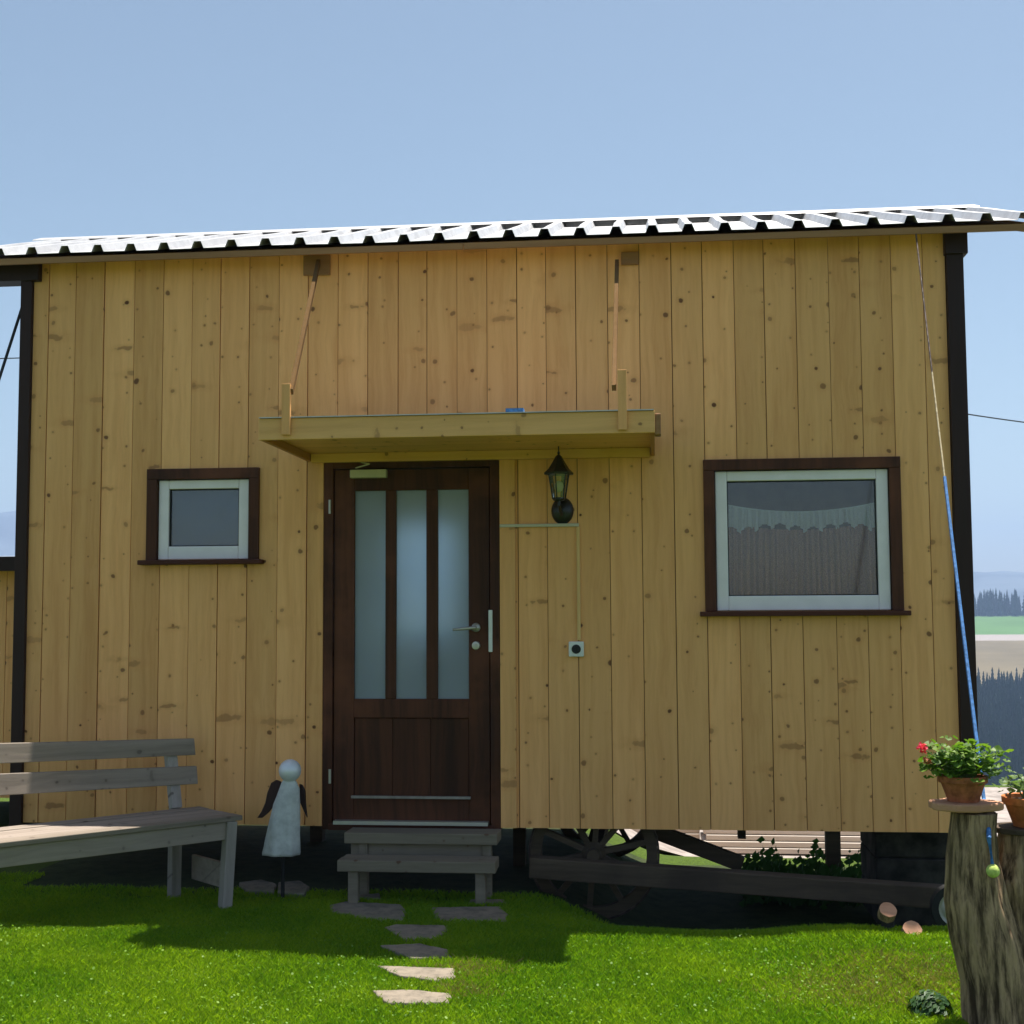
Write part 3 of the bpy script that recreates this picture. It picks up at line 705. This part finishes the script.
g = MB(); g.add(hexring(.035, bot.z+.003)+hexring(.056, top.z), [(k, (k+1) % 6, 6+(k+1) % 6, 6+k) for k in range(6)]); g.build('lantern_glass', 'lampglass', lan)
g = MB(); ball(g, (ax, ay, (top.z+bot.z)/2), .026, sz=1.25); g.build('bulb', 'bulb', lan, smooth=True)
g = MB(); V = []; prof = [(.082, top.z-.004), (.084, top.z+.006), (.060, top.z+.028), (.034, top.z+.07), (.018, apex.z-.008), (.004, apex.z+.004)]
for r_, z in prof: V += hexring(r_, z)
g.add(V, [(i*6+k, i*6+(k+1) % 6, (i+1)*6+(k+1) % 6, (i+1)*6+k) for i in range(len(prof)-1) for k in range(6)]+[tuple(range(6))[::-1]])
g.tube([(ax, ay, apex.z), (ax, ay, fin_.z)], .0035, 6); ball(g, (ax, ay, apex.z+.012), .008); g.build('lantern_roof', 'black', lan)

# ------------------------------------------------------------------ steps
st = thing('wooden_steps', 'short weathered grey wooden steps below the brown door', 'steps', (-1.45, -.5, .05))
def stepspan(pa, pb, y): return PY(pa, 840, y).x, PY(pb, 840, y).x
a, b = stepspan(344, 497, -.24); zt1 = PY(420, 833.5, -.24).z
g = MB(); g.box(a, b, -.24, -.13, zt1-.06, zt1); g.box(a, b, -.126, -.03, zt1-.06, zt1-.002); g.build('tread', 'stepwood', st, .005)
a2, b2 = stepspan(337, 495, -.46); zt2 = PY(420, 861.5, -.46).z
g = MB(); g.box(a2, b2, -.46, -.35, zt2-.06, zt2); g.box(a2+.004, b2-.003, -.346, -.25, zt2-.06, zt2-.002); g.build('tread', 'stepwood', st, .005)
g = MB(); g.box(a+.03, b-.05, -.20, -.178, zt2-.02, zt1-.062); g.build('riser', 'stepwood', st, .003)
for xx in (a2+.055, b2-.055-.055):
    g = MB(); g.box(xx, xx+.055, -.44, -.385, .0, zt2-.062); g.build('leg', 'stepwood', st, .004)
    g = MB(); g.box(xx+.01, xx+.06, -.22, -.165, .0, zt1-.062); g.build('leg', 'stepwood', st, .004)

# ------------------------------------------------------------------ bench
ang = R(47)
SZ = .49
FR = CAM+(PZ(243, 815, SZ)-CAM)
bl = 1.95; bd = .47
# local frame: +x runs from the left end to the right end, +y towards the back
bench = thing('garden_bench', 'weathered grey wooden garden bench standing askew before the hut', 'bench', (FR.x, FR.y, float(hz(FR.x, FR.y))), ang, R(0.0))
Bm = WM[bench.name]; S0 = SZ-float(hz(FR.x, FR.y))
class LMB(MB):
    def build(s, name, mat, parent, *a, **k):
        s.v = [tuple(Bm @ Vector(p)) for p in s.v]; return MB.build(s, name, mat, parent, *a, **k)
for k in range(4):
    g = LMB(); wk = bd/4; g.box(-bl-.01*k, .0-.004*k, k*wk+.003, (k+1)*wk-.003, S0-.028, S0+random.uniform(-.002, .002)); 
    g.build('seat_plank', 'grey', bench, .004)
g = LMB(); g.box(-bl+.04, -.06, .022, .046, S0-.125, S0-.030); g.build('apron', 'grey', bench, .004)
g = LMB(); g.box(-bl+.04, -.06, bd-.06, bd-.035, S0-.115, S0-.030); g.build('apron', 'grey', bench, .004)
for xx in (-.06, -bl+.10):
    g = LMB(); g.bar((xx-.03, .028, -.03), (xx, .030, S0-.03), .06, .055, (0, 1, 0)); g.build('leg', 'greyz', bench, .004)
    g = LMB(); g.bar((xx-.10, bd+.0, -.03), (xx-.09, bd+.015, S0-.0), .06, .055, (0, 1, 0)); g.bar((xx-.09, bd+.014, S0-.0), (xx-.09, bd+.10, S0+.355), .06, .05, (0, 1, 0)); g.build('rear_leg', 'greyz', bench, .004)
    g = LMB(); g.box(xx-.012, xx+.012, .08, bd-.03, .10, .235); g.build('side_rail', 'grey', bench, .004)
for z0, h_, yo in ((.285, .098, .068), (.125, .105, .035)):
    g = LMB(); V = [(-bl-.03, bd+yo-.026, S0+z0+.060), (-.015, bd+yo-.026, S0+z0), (-.015, bd+yo, S0+z0), (-bl-.03, bd+yo, S0+z0+.060)]
    V += [(x, y+.018, z+h_+(.012 if x < -1 else -.006)) for x, y, z in V]
    g.add(V, [(3, 2, 1, 0), (4, 5, 6, 7), (0, 1, 5, 4), (1, 2, 6, 5), (2, 3, 7, 6), (3, 0, 4, 7)]); g.build('back_slat', 'grey', bench, .004)

# ------------------------------------------------------------------ angel figure
ay_ = -.30; ab = PY(282, 855, ay_); at_ = PY(289.5, 760, ay_)
ang_f = thing('angel_figure', 'pale robed angel garden figure with silver ball head and dark wings', 'garden figure', (ab.x, ay_, ab.z))
H = at_.z-ab.z; s_px = 1/178.
V, F = [], []; n = 36; prof = [(0, 264, 298), (.03, 264, 298.5), (.15, 266, 298.5), (.37, 270, 299), (.53, 273.5, 299.5), (.70, 279.5, 299.5), (.76, 281.5, 297), (.80, 284, 294.5), (.84, 286, 293)]
for (t, pl, pr) in prof:
    yy = 855-t*95; a = PY(pl, yy, ay_); b = PY(pr, yy, ay_); c = (a+b)/2; rx = (b.x-a.x)/2
    for k in range(n):
        th = 2*math.pi*k/n; fold = 1+.09*(1.05-t)*math.sin(th*6+t*5)+.035*math.sin(th*13+t*3)
        V.append((c.x+rx*math.cos(th)*fold, ay_+rx*.62*math.sin(th)*fold, ab.z+H*t))
for i in range(len(prof)-1):
    for k in range(n): F.append((i*n+k, i*n+(k+1) % n, (i+1)*n+(k+1) % n, (i+1)*n+k))
F.append(tuple(range(n))[::-1]); F.append(tuple((len(prof)-1)*n+k for k in range(n)))
g = MB(); g.add(V, F); g.build('robe', 'robe', ang_f, smooth=True)
hd = PY(290, 770.5, ay_); g = MB(); ball(g, hd, .062, 18); g.build('head', 'ball', ang_f, smooth=True)
for poly in ([(281, 782), (276, 780), (271, 783), (267, 793), (265, 803), (261, 812), (257, 818), (262, 818), (268, 813), (274, 806), (280, 790)], [(299, 784), (302, 785), (305, 791), (305.5, 803), (307, 818), (304, 812), (300, 803)]):
    P = [PY(a, b, ay_+.05) for a, b in poly]; g = MB(); g.prism([(p.x, p.z) for p in P][::-1], ay_+.05, ay_+.068, f=lambda a, b, c: (a, c, b)); g.build('wing', 'wing', ang_f, .004)
g = MB(); g.tube([(ab.x, ay_+.02, -.02), (ab.x, ay_+.02, ab.z+.05)], .011, 8); g.build('rod', 'rubber', ang_f)

# ------------------------------------------------------------------ under the hut
def spoked_wheel(name, label, c, r_, yw, spokes=10, grp='old wooden wheels under the hut'):
    t = thing(name, label, 'wheel', (c[0], c[1], c[2]-r_), group=grp)
    g = MB(); g.lathe([(r_-.065, -yw/2), (r_-.004, -yw/2), (r_-.004, yw/2), (r_-.065, yw/2), (r_-.065, -yw/2)], c, 48, 'y'); g.build('rim', 'oldbeam', t)
    g = MB(); g.lathe([(r_-.003, -yw/2-.004), (r_+.008, -yw/2-.004), (r_+.008, yw/2+.004), (r_-.003, yw/2+.004), (r_-.003, -yw/2-.004)], c, 48, 'y'); g.build('iron_tyre', 'iron', t)
    g = MB(); g.lathe([(.0001, -.12), (.035, -.12), (.045, -.05), (.07, -.02), (.07, .05), (.05, .1), (.0001, .1)], c, 20, 'y'); g.build('hub', 'oldbeam', t)
    for k in range(spokes):
        a = 2*math.pi*(k+.35)/spokes; g = MB(); u = Vector((math.cos(a), 0, math.sin(a)))
        g.bar(Vector(c)+u*.06, Vector(c)+u*(r_-.06), .032, .045, (0, 1, 0)); g.build('spoke', 'oldbeam', t)
wc = PY(594, 853, .14)
spoked_wheel('wagon_wheel', 'large old spoked wagon wheel in the shade right of the steps', (wc.x, .14, wc.z), .365, .06)
spoked_wheel('wagon_wheel', 'old spoked wagon wheel at the back of the same axle', (wc.x, 2.15, wc.z), .365, .06)
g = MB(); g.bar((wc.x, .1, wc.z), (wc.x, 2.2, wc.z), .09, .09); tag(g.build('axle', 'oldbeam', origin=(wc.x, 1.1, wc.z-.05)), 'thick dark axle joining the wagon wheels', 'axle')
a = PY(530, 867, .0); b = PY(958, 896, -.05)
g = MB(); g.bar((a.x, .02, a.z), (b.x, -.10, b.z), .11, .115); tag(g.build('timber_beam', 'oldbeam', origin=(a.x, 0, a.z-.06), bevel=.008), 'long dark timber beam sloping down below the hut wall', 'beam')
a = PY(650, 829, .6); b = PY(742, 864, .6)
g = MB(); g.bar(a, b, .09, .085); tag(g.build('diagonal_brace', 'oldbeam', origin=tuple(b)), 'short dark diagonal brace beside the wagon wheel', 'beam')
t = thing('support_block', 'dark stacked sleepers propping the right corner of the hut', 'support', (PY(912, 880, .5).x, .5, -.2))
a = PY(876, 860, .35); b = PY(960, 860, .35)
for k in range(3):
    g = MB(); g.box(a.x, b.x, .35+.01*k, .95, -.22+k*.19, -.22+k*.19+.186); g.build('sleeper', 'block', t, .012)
for p0, p1, yb in (((826, 831), (841, 857), 2.0), ((738, 831), (746, 839), 2.2), ((513, 830), (525, 868), .9), ((310, 830), (322, 870), 1.6)):
    a = PY(*p0, yb); b = PY(*p1, yb); g = MB(); zb_ = float(hz(a.x, yb))-.02 if p1[1] > 845 else b.z
    g.box(a.x, b.x, yb, yb+.09, zb_, ZB+.008)
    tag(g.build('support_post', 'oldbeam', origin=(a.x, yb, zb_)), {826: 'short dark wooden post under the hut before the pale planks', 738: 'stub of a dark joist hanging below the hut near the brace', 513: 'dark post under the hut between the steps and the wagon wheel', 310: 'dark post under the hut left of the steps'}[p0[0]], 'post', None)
for (p, r_, tl, lbl) in (((888, 909.5), .042, 48, 'pale round log slice leaning in the shade, upper of the two by the stump'), ((912.5, 929), .045, 40, 'pale cut log slice on the grass, lower of the two by the stump')):
    c = PY(*p, -.97 if p[0] < 900 else -1.02); g = MB(); n_ = 16; u = Vector((1, 0, 0)); nn = Vector((.12, -math.cos(R(tl)), math.sin(R(tl)))).normalized(); v_ = nn.cross(u).normalized(); u = v_.cross(nn)
    rs = [r_*random.uniform(.93, 1.07) for _ in range(n_)]
    V = [c+(u*math.cos(6.2832*k/n_)+v_*math.sin(6.2832*k/n_))*rs[k] for k in range(n_)]; V += [q-nn*.05 for q in V]
    g.add(V, [tuple(range(n_)), tuple(range(n_, 2*n_))[::-1]]+[(k, n_+k, n_+(k+1) % n_, (k+1) % n_) for k in range(n_)]); g.mi = [0]+[1]*(len(g.mi)-1); o = g.build('log_slice', ['cut', 'bark'], origin=tuple(c), bevel=.003); tag(o, lbl, 'log slice')
    if p[0] < 900:
        g = MB(); g.tube([(c.x, c.y+.045, float(hz(c.x, c.y))-.02), (c.x+.01, c.y+.05, c.z-.035)], .03, 8); tag(g.build('log_chunk', 'block', origin=(c.x, c.y+.045, 0)), 'dark upright chunk of log holding up the paler slice', 'log')
c = PY(955, 908, -.55)
t = thing('small_wheel', 'small dark wheel with grey rim half hidden behind the tree stump', 'wheel', (c.x, -.55, c.z-.12))
g = MB(); g.lathe([(.085, -.03), (.12, -.03), (.12, .03), (.085, .03), (.085, -.03)], tuple(c), 28, 'y'); g.build('tyre', 'rubber', t)
g = MB(); g.lathe([(.0001, -.025), (.03, -.03), (.07, -.015), (.086, -.033), (.086, .02)], tuple(c), 28, 'y'); g.build('rim', 'steel', t)

# pale planks and low wall in the sun behind the hut
t = thing('plank_stack', 'stack of sun bleached planks lying in the yard behind the hut', 'planks', (1.2, 5.2, -.33))
xa, xb = PY(706, 840, 5.0).x, PY(900, 840, 5.0).x
for k in range(5):
    z0 = float(hz(1.2, 5.2))+.03+k*.052; g = MB(); g.box(xa+random.uniform(-.06, .06), xb+random.uniform(-.05, .3), 5.0+random.uniform(0, .03)+k*.03, 5.6, z0, z0+.046); g.build('plank', 'plank_pale', t, .004)
t = thing('plank_stack', 'short stack of pale planks seen beside the diagonal brace', 'planks', (.2, 5.6, -.33))
xa, xb = PY(618, 840, 5.4).x, PY(700, 840, 5.4).x
for k in range(4):
    z0 = float(hz(.2, 5.6))+.03+k*.05; g = MB(); g.box(xa+random.uniform(-.05, .05), xb, 5.4+k*.02, 6.0, z0, z0+.045); g.build('plank', 'plank_pale', t, .004)

# ------------------------------------------------------------------ neighbouring shed
sh = thing('wooden_shed', 'small pine shed with dark roof edge behind the left corner', 'shed', (-5.9, 1.9, 0))
z1 = PY(8, 568, 1.5).z
g = MB(); x = -8.2
while x < -4.2: g.box(x, x+.168, 1.5, 1.525, .3, z1-.02); x += .172
g.build('wall', 'pine', sh)
g = MB(); g.box(-8.2, -8.17, 1.53, 4.2, .3, z1); g.box(-4.05, -4.02, 1.53, 4.2, .3, z1); g.box(-8.2, -4.02, 4.2, 4.23, .3, z1+.1); g.build('wall', 'pine', sh)
g = MB(); V = [(-8.4, 1.28, z1+.03), (-3.98, 1.28, z1+.03), (-3.98, 4.5, z1+.20), (-8.4, 4.5, z1+.20)]; V += [(a_, b_, c_+.035) for a_, b_, c_ in V]
g.add(V, [(3, 2, 1, 0), (4, 5, 6, 7), (0, 1, 5, 4), (1, 2, 6, 5), (2, 3, 7, 6), (3, 0, 4, 7)]); rf = g.build('roof', 'shedroof', sh)
g = MB(); g.box(-8.4, -3.98, 1.25, 1.277, z1-.03, z1+.07); g.build('fascia', 'post', rf)
g = MB(); g.box(-4.198, -4.052, 1.495, 1.53, .3, z1-.03); g.build('corner_board', 'pine', sh)

# ------------------------------------------------------------------ tree stump with pots
def stump():
    t = thing('tree_stump', 'tall forked grey tree stump serving as a plant stand at the right', 'tree stump', (1.3, -2.25, 0))
    def trunk(name, ctrl, ph):
        V, F = [], []; n = 64; m_ = 40
        for j in range(m_):
            q = j/(m_-1)*(len(ctrl)-1); i = min(int(q), len(ctrl)-2); u = q-i; u = u*u*(3-2*u)
            c = Vector(ctrl[i][0]).lerp(Vector(ctrl[i+1][0]), u); r_ = ctrl[i][1]*(1-u)+ctrl[i+1][1]*u
            for k in range(n):
                th = 2*math.pi*k/n; d = Vector((math.cos(th), math.sin(th), 0))
                rr = r_*(1+.10*mnoise.noise(Vector((d.x*2.2+ph, d.y*2.2, c.z*1.6)))+.10*mnoise.noise(Vector((d.x*6+ph, d.y*6, c.z*2.5)))+.045*mnoise.noise(Vector((d.x*17, d.y*17+ph, c.z*7))))
                V.append(c+d*rr)
        for j in range(m_-1):
            for k in range(n): F.append((j*n+k, j*n+(k+1) % n, (j+1)*n+(k+1) % n, (j+1)*n+k))
        F.append(tuple((m_-1)*n+k for k in range(n)))
        g = MB(); g.add(V, F); return g.build(name, 'bark', t, smooth=True)
    yb = -2.3
    def cp(px, py, r_, y=yb): p = PY(px, py, y); return ((p.x, y, p.z), r_)
    trunk('trunk', [cp(1008, 1035, .155), cp(1000, 985, .135), cp(988, 940, .13), cp(976, 900, .112), cp(972, 860, .092), cp(972, 830, .084), cp(974, 812, .083)], .3)
    trunk('trunk', [cp(1032, 1035, .13, -2.22), cp(1030, 985, .12, -2.22), cp(1026, 930, .125, -2.22), cp(1024, 880, .12, -2.22), cp(1026, 850, .11, -2.2), cp(1028, 832, .108, -2.2)], 4.7)
stump()
# slab under the first pot
poly = [(931, 801), (938, 798), (952, 797), (975, 799), (993, 796), (1001, 800), (999, 808), (985, 811), (968, 812), (952, 808), (938, 806)]
zs_ = PY(970, 805, -2.3).z
P = []
for k in range(22):
    a = 2*math.pi*k/22; P.append((PY(966, 805, -2.3).x+.135*math.cos(a)*random.uniform(.86, 1.1), -2.3+.10*math.sin(a)*random.uniform(.85, 1.15)))
g = MB(); g.prism(P, zs_-.016, zs_+.014); tag(g.build('wood_slab', 'cut', origin=(P[0][0]-.13, -2.3, zs_-.016), bevel=.006), 'irregular reddish wood slab on top of the stump under the geranium pot', 'slab')
c2 = PY(1034, 832, -2.2)
g = MB(); g.prism([(c2.x+.15*math.cos(k*.4)*random.uniform(.9, 1.1), -2.2+.13*math.sin(k*.4)) for k in range(15)], c2.z+.0, c2.z+.022); tag(g.build('wood_slab', 'oldbeam', origin=(c2.x, -2.2, c2.z), bevel=.004), 'dark wood slab under the orange flower pot at the right edge', 'slab')

def pot(c, rt_, rb, h, mat, label, n_leaf, spread, hgt, leafmat, flowers, cat='flower pot', off=(0, 0)):
    t = thing('flower_pot', label, cat, tuple(c))
    g = MB(); g.lathe([(.0001, 0), (rb, 0), (rb*1.02, .006), (rb+(rt_-rb)*.72, h*.72), (rt_*.98, h*.73), (rt_, h*.76), (rt_*1.01, h*.98), (rt_*.97, h), (rt_*.9, h*.97), (rt_*.86, h*.7)], c, 40); g.build('bowl', mat, t, smooth=False)
    g = MB(); g.lathe([(.0001, h*.86), (rt_*.88, h*.84)], c, 20); g.build('soil', 'soil', t)
    st_ = MB(); lf_ = MB()
    for k in range(int(n_leaf/7)):
        a = random.uniform(0, 6.283); q = random.random()**.6; hh = hgt*random.uniform(.35, 1)*(1-.35*q)
        tip = Vector((c[0]+off[0]+spread*q*math.cos(a), c[1]+spread*.8*q*math.sin(a)+off[1], c[2]+h+hh))
        base = Vector((c[0]+.35*rt_*math.cos(a), c[1]+.35*rt_*math.sin(a), c[2]+h*.8)); mid = base.lerp(tip, .5)+Vector((0, 0, .02))
        st_.tube([base, mid, tip], [.0035, .0028, .0018], 5)
        for _ in range(7):
            p = tip+Vector((random.gauss(0, .022), random.gauss(0, .022), random.gauss(-.008, .022))); s_ = random.uniform(.010, .0215)
            nn = Vector((random.gauss(0, .5), random.gauss(-.2, .5), 1)).normalized(); u = nn.orthogonal().normalized(); v_ = nn.cross(u)
            ring = [p+(u*math.cos(6.283*i/9)+v_*math.sin(6.283*i/9))*s_*(1.0 if i % 2 else .84)+nn*s_*.22 for i in range(9)]
            lf_.add([p]+ring, [(0, i+1, (i+1) % 9+1) for i in range(9) if i != 0])
    st_.build('stems', 'stem', t); lf_.build('leaves', leafmat, t)
    for (fp, mat_, s_, nb) in flowers:
        f_ = MB(); fp = Vector(fp)
        for _ in range(nb):
            d_ = Vector((random.gauss(0, 1), random.gauss(0, 1), random.gauss(0, .8))).normalized()*s_*random.uniform(.3, 1); p = fp+d_
            nn = (d_.normalized()+Vector((random.gauss(0, .4), random.gauss(0, .4), random.gauss(0, .4)))).normalized(); u = nn.orthogonal().normalized(); v_ = nn.cross(u); k_ = .0085
            f_.add([p]+[p+(u*math.cos(6.283*i/10)+v_*math.sin(6.283*i/10))*k_*(1 if i % 2 else .55)+nn*.002 for i in range(10)], [(0, i+1, (i+1) % 10+1) for i in range(10)])
        f_.tube([fp, fp.lerp(Vector((c[0], c[1], c[2]+h)), .6), (c[0], c[1], c[2]+h*.8)], .002, 5, 1)
        f_.build('flower_head', [mat_, 'stem'], t)
pc = PY(963.5, 804.5, -2.3); pc.z = zs_+.015
pot(tuple(pc), .092, .058, .098, 'terra', 'brown terracotta pot of pink geraniums on the stump slab', 520, .128, .125, 'leaf',
    [(PY(922.5, 748, -2.36), 'petal', .020, 34), (PY(927.5, 760, -2.36), 'petal2', .015, 16)])
p2 = Vector((c2.x+.0, -2.2, c2.z+.023))
pot(tuple(p2), .115, .075, .115, 'terra2', 'orange terracotta pot with sparse pale leaves cut by the right edge', 70, .13, .10, 'leafp', [], off=(-.02, 0))

# cord from the eave down to the stump, with a ball
cd_ = thing('clothesline_cord', 'thin cord turning into blue rope from eave to stump, ending in a yellow-green ball', 'rope', tuple(PY(985, 800, -2.1)))
A = PY(916, 234, -.17); B = PY(984, 800, -2.13); pts = []
for k in range(41):
    t_ = k/40; p = A.lerp(B, t_); p.z -= .10*4*t_*(1-t_)*.35; pts.append(p)
def cut(px):
    return px
ysp = [CAM.z for p in pts]
k1 = next(i for i, p in enumerate(pts) if (512-FPX*((p-CAM).dot(up))/((p-CAM).dot(fw))) > 466)
g = MB(); k0 = int(k1*.62); g.tube(pts[:k0+1], .0045, 6); g.build('dark_wire', 'iron', cd_); g = MB(); g.tube(pts[k0:k1+1], .0045, 6); g.build('thin_cord', 'rope_w', cd_)
g = MB(); g.tube(pts[k1:], .0078, 7); E1 = PY(989, 838, -2.42); E2 = PY(993, 869, -2.42)
g.tube([pts[-1], (pts[-1]+E1)/2+Vector((0, -.03, .01)), E1, E2], .009, 7); g.build('blue_rope', 'rope_b', cd_)
g = MB(); ball(g, PY(993, 871, -2.43), .025); g.build('ball', 'tennis', cd_, smooth=True)

# little dark plant at the foot of the stump
pc3 = PZ(930, 1015, 0)
mb = MB()
for _ in range(260):
    a = random.uniform(0, 6.283); q = random.random()**.5; p = Vector((pc3.x+.085*q*math.cos(a), pc3.y+.07*q*math.sin(a), .01+.085*math.sqrt(max(0, 1-q*q))*random.uniform(.3, 1)))
    nn = Vector((math.cos(a)*q, math.sin(a)*q, .8)).normalized(); u = nn.orthogonal().normalized(); v_ = nn.cross(u); s_ = random.uniform(.010, .02)
    mb.add([p+u*s_, p+v_*s_*.6+nn*.004, p-u*s_, p-v_*s_*.6], [(0, 1, 2, 3)])
tag(mb.build('low_plant', 'weed', origin=(pc3.x, pc3.y, 0)), 'small dark leafy plant in the lawn beside the foot of the stump', 'plant')

# ------------------------------------------------------------------ cables
def cable(name, a, b, sag, r_, label, n=24):
    P = [Vector(a).lerp(Vector(b), k/n)-Vector((0, 0, sag*4*(k/n)*(1-k/n))) for k in range(n+1)]
    g = MB(); g.tube(P, r_, 6); return tag(g.build(name, 'cable', origin=tuple(a)), label, 'cable')
a = PY(940, 399, 14); b = PY(1060, 413, 17); d_ = (b-a)
cable('power_line', a-d_*1.0, b+d_*2.5, .25, .011, 'thin overhead power line crossing the sky right of the hut')
a = PY(30, 355.5, 12); b = PY(-60, 354, 12); d_ = b-a
cable('power_line', a-d_*.4, b+d_*3, .1, .009, 'faint thin wire crossing level behind the left corner')
cable('guy_cable', PY(27, 292, .12), PY(-30, 470, -.1), 0, .010, 'dark slanting cable running down from the left eave')

# ------------------------------------------------------------------ haze
g = MB(); g.box(-4200, 4200, -1500, 4600, -120, 290, 0)
me = bpy.data.materials.new('haze_air'); me.use_nodes = True; t_ = me.node_tree; t_.nodes.remove(t_.nodes['Principled BSDF'])
pv = t_.nodes.new('ShaderNodeVolumePrincipled'); pv.inputs['Color'].default_value = (.42, .60, .95, 1); pv.inputs['Density'].default_value = .00033; pv.inputs['Anisotropy'].default_value = .2
t_.links.new(pv.outputs[0], t_.nodes['Material Output'].inputs['Volume'])
o = g.build('haze', me); tag(o, 'pale blue haze filling the air over the valley', 'haze', None, 'stuff')
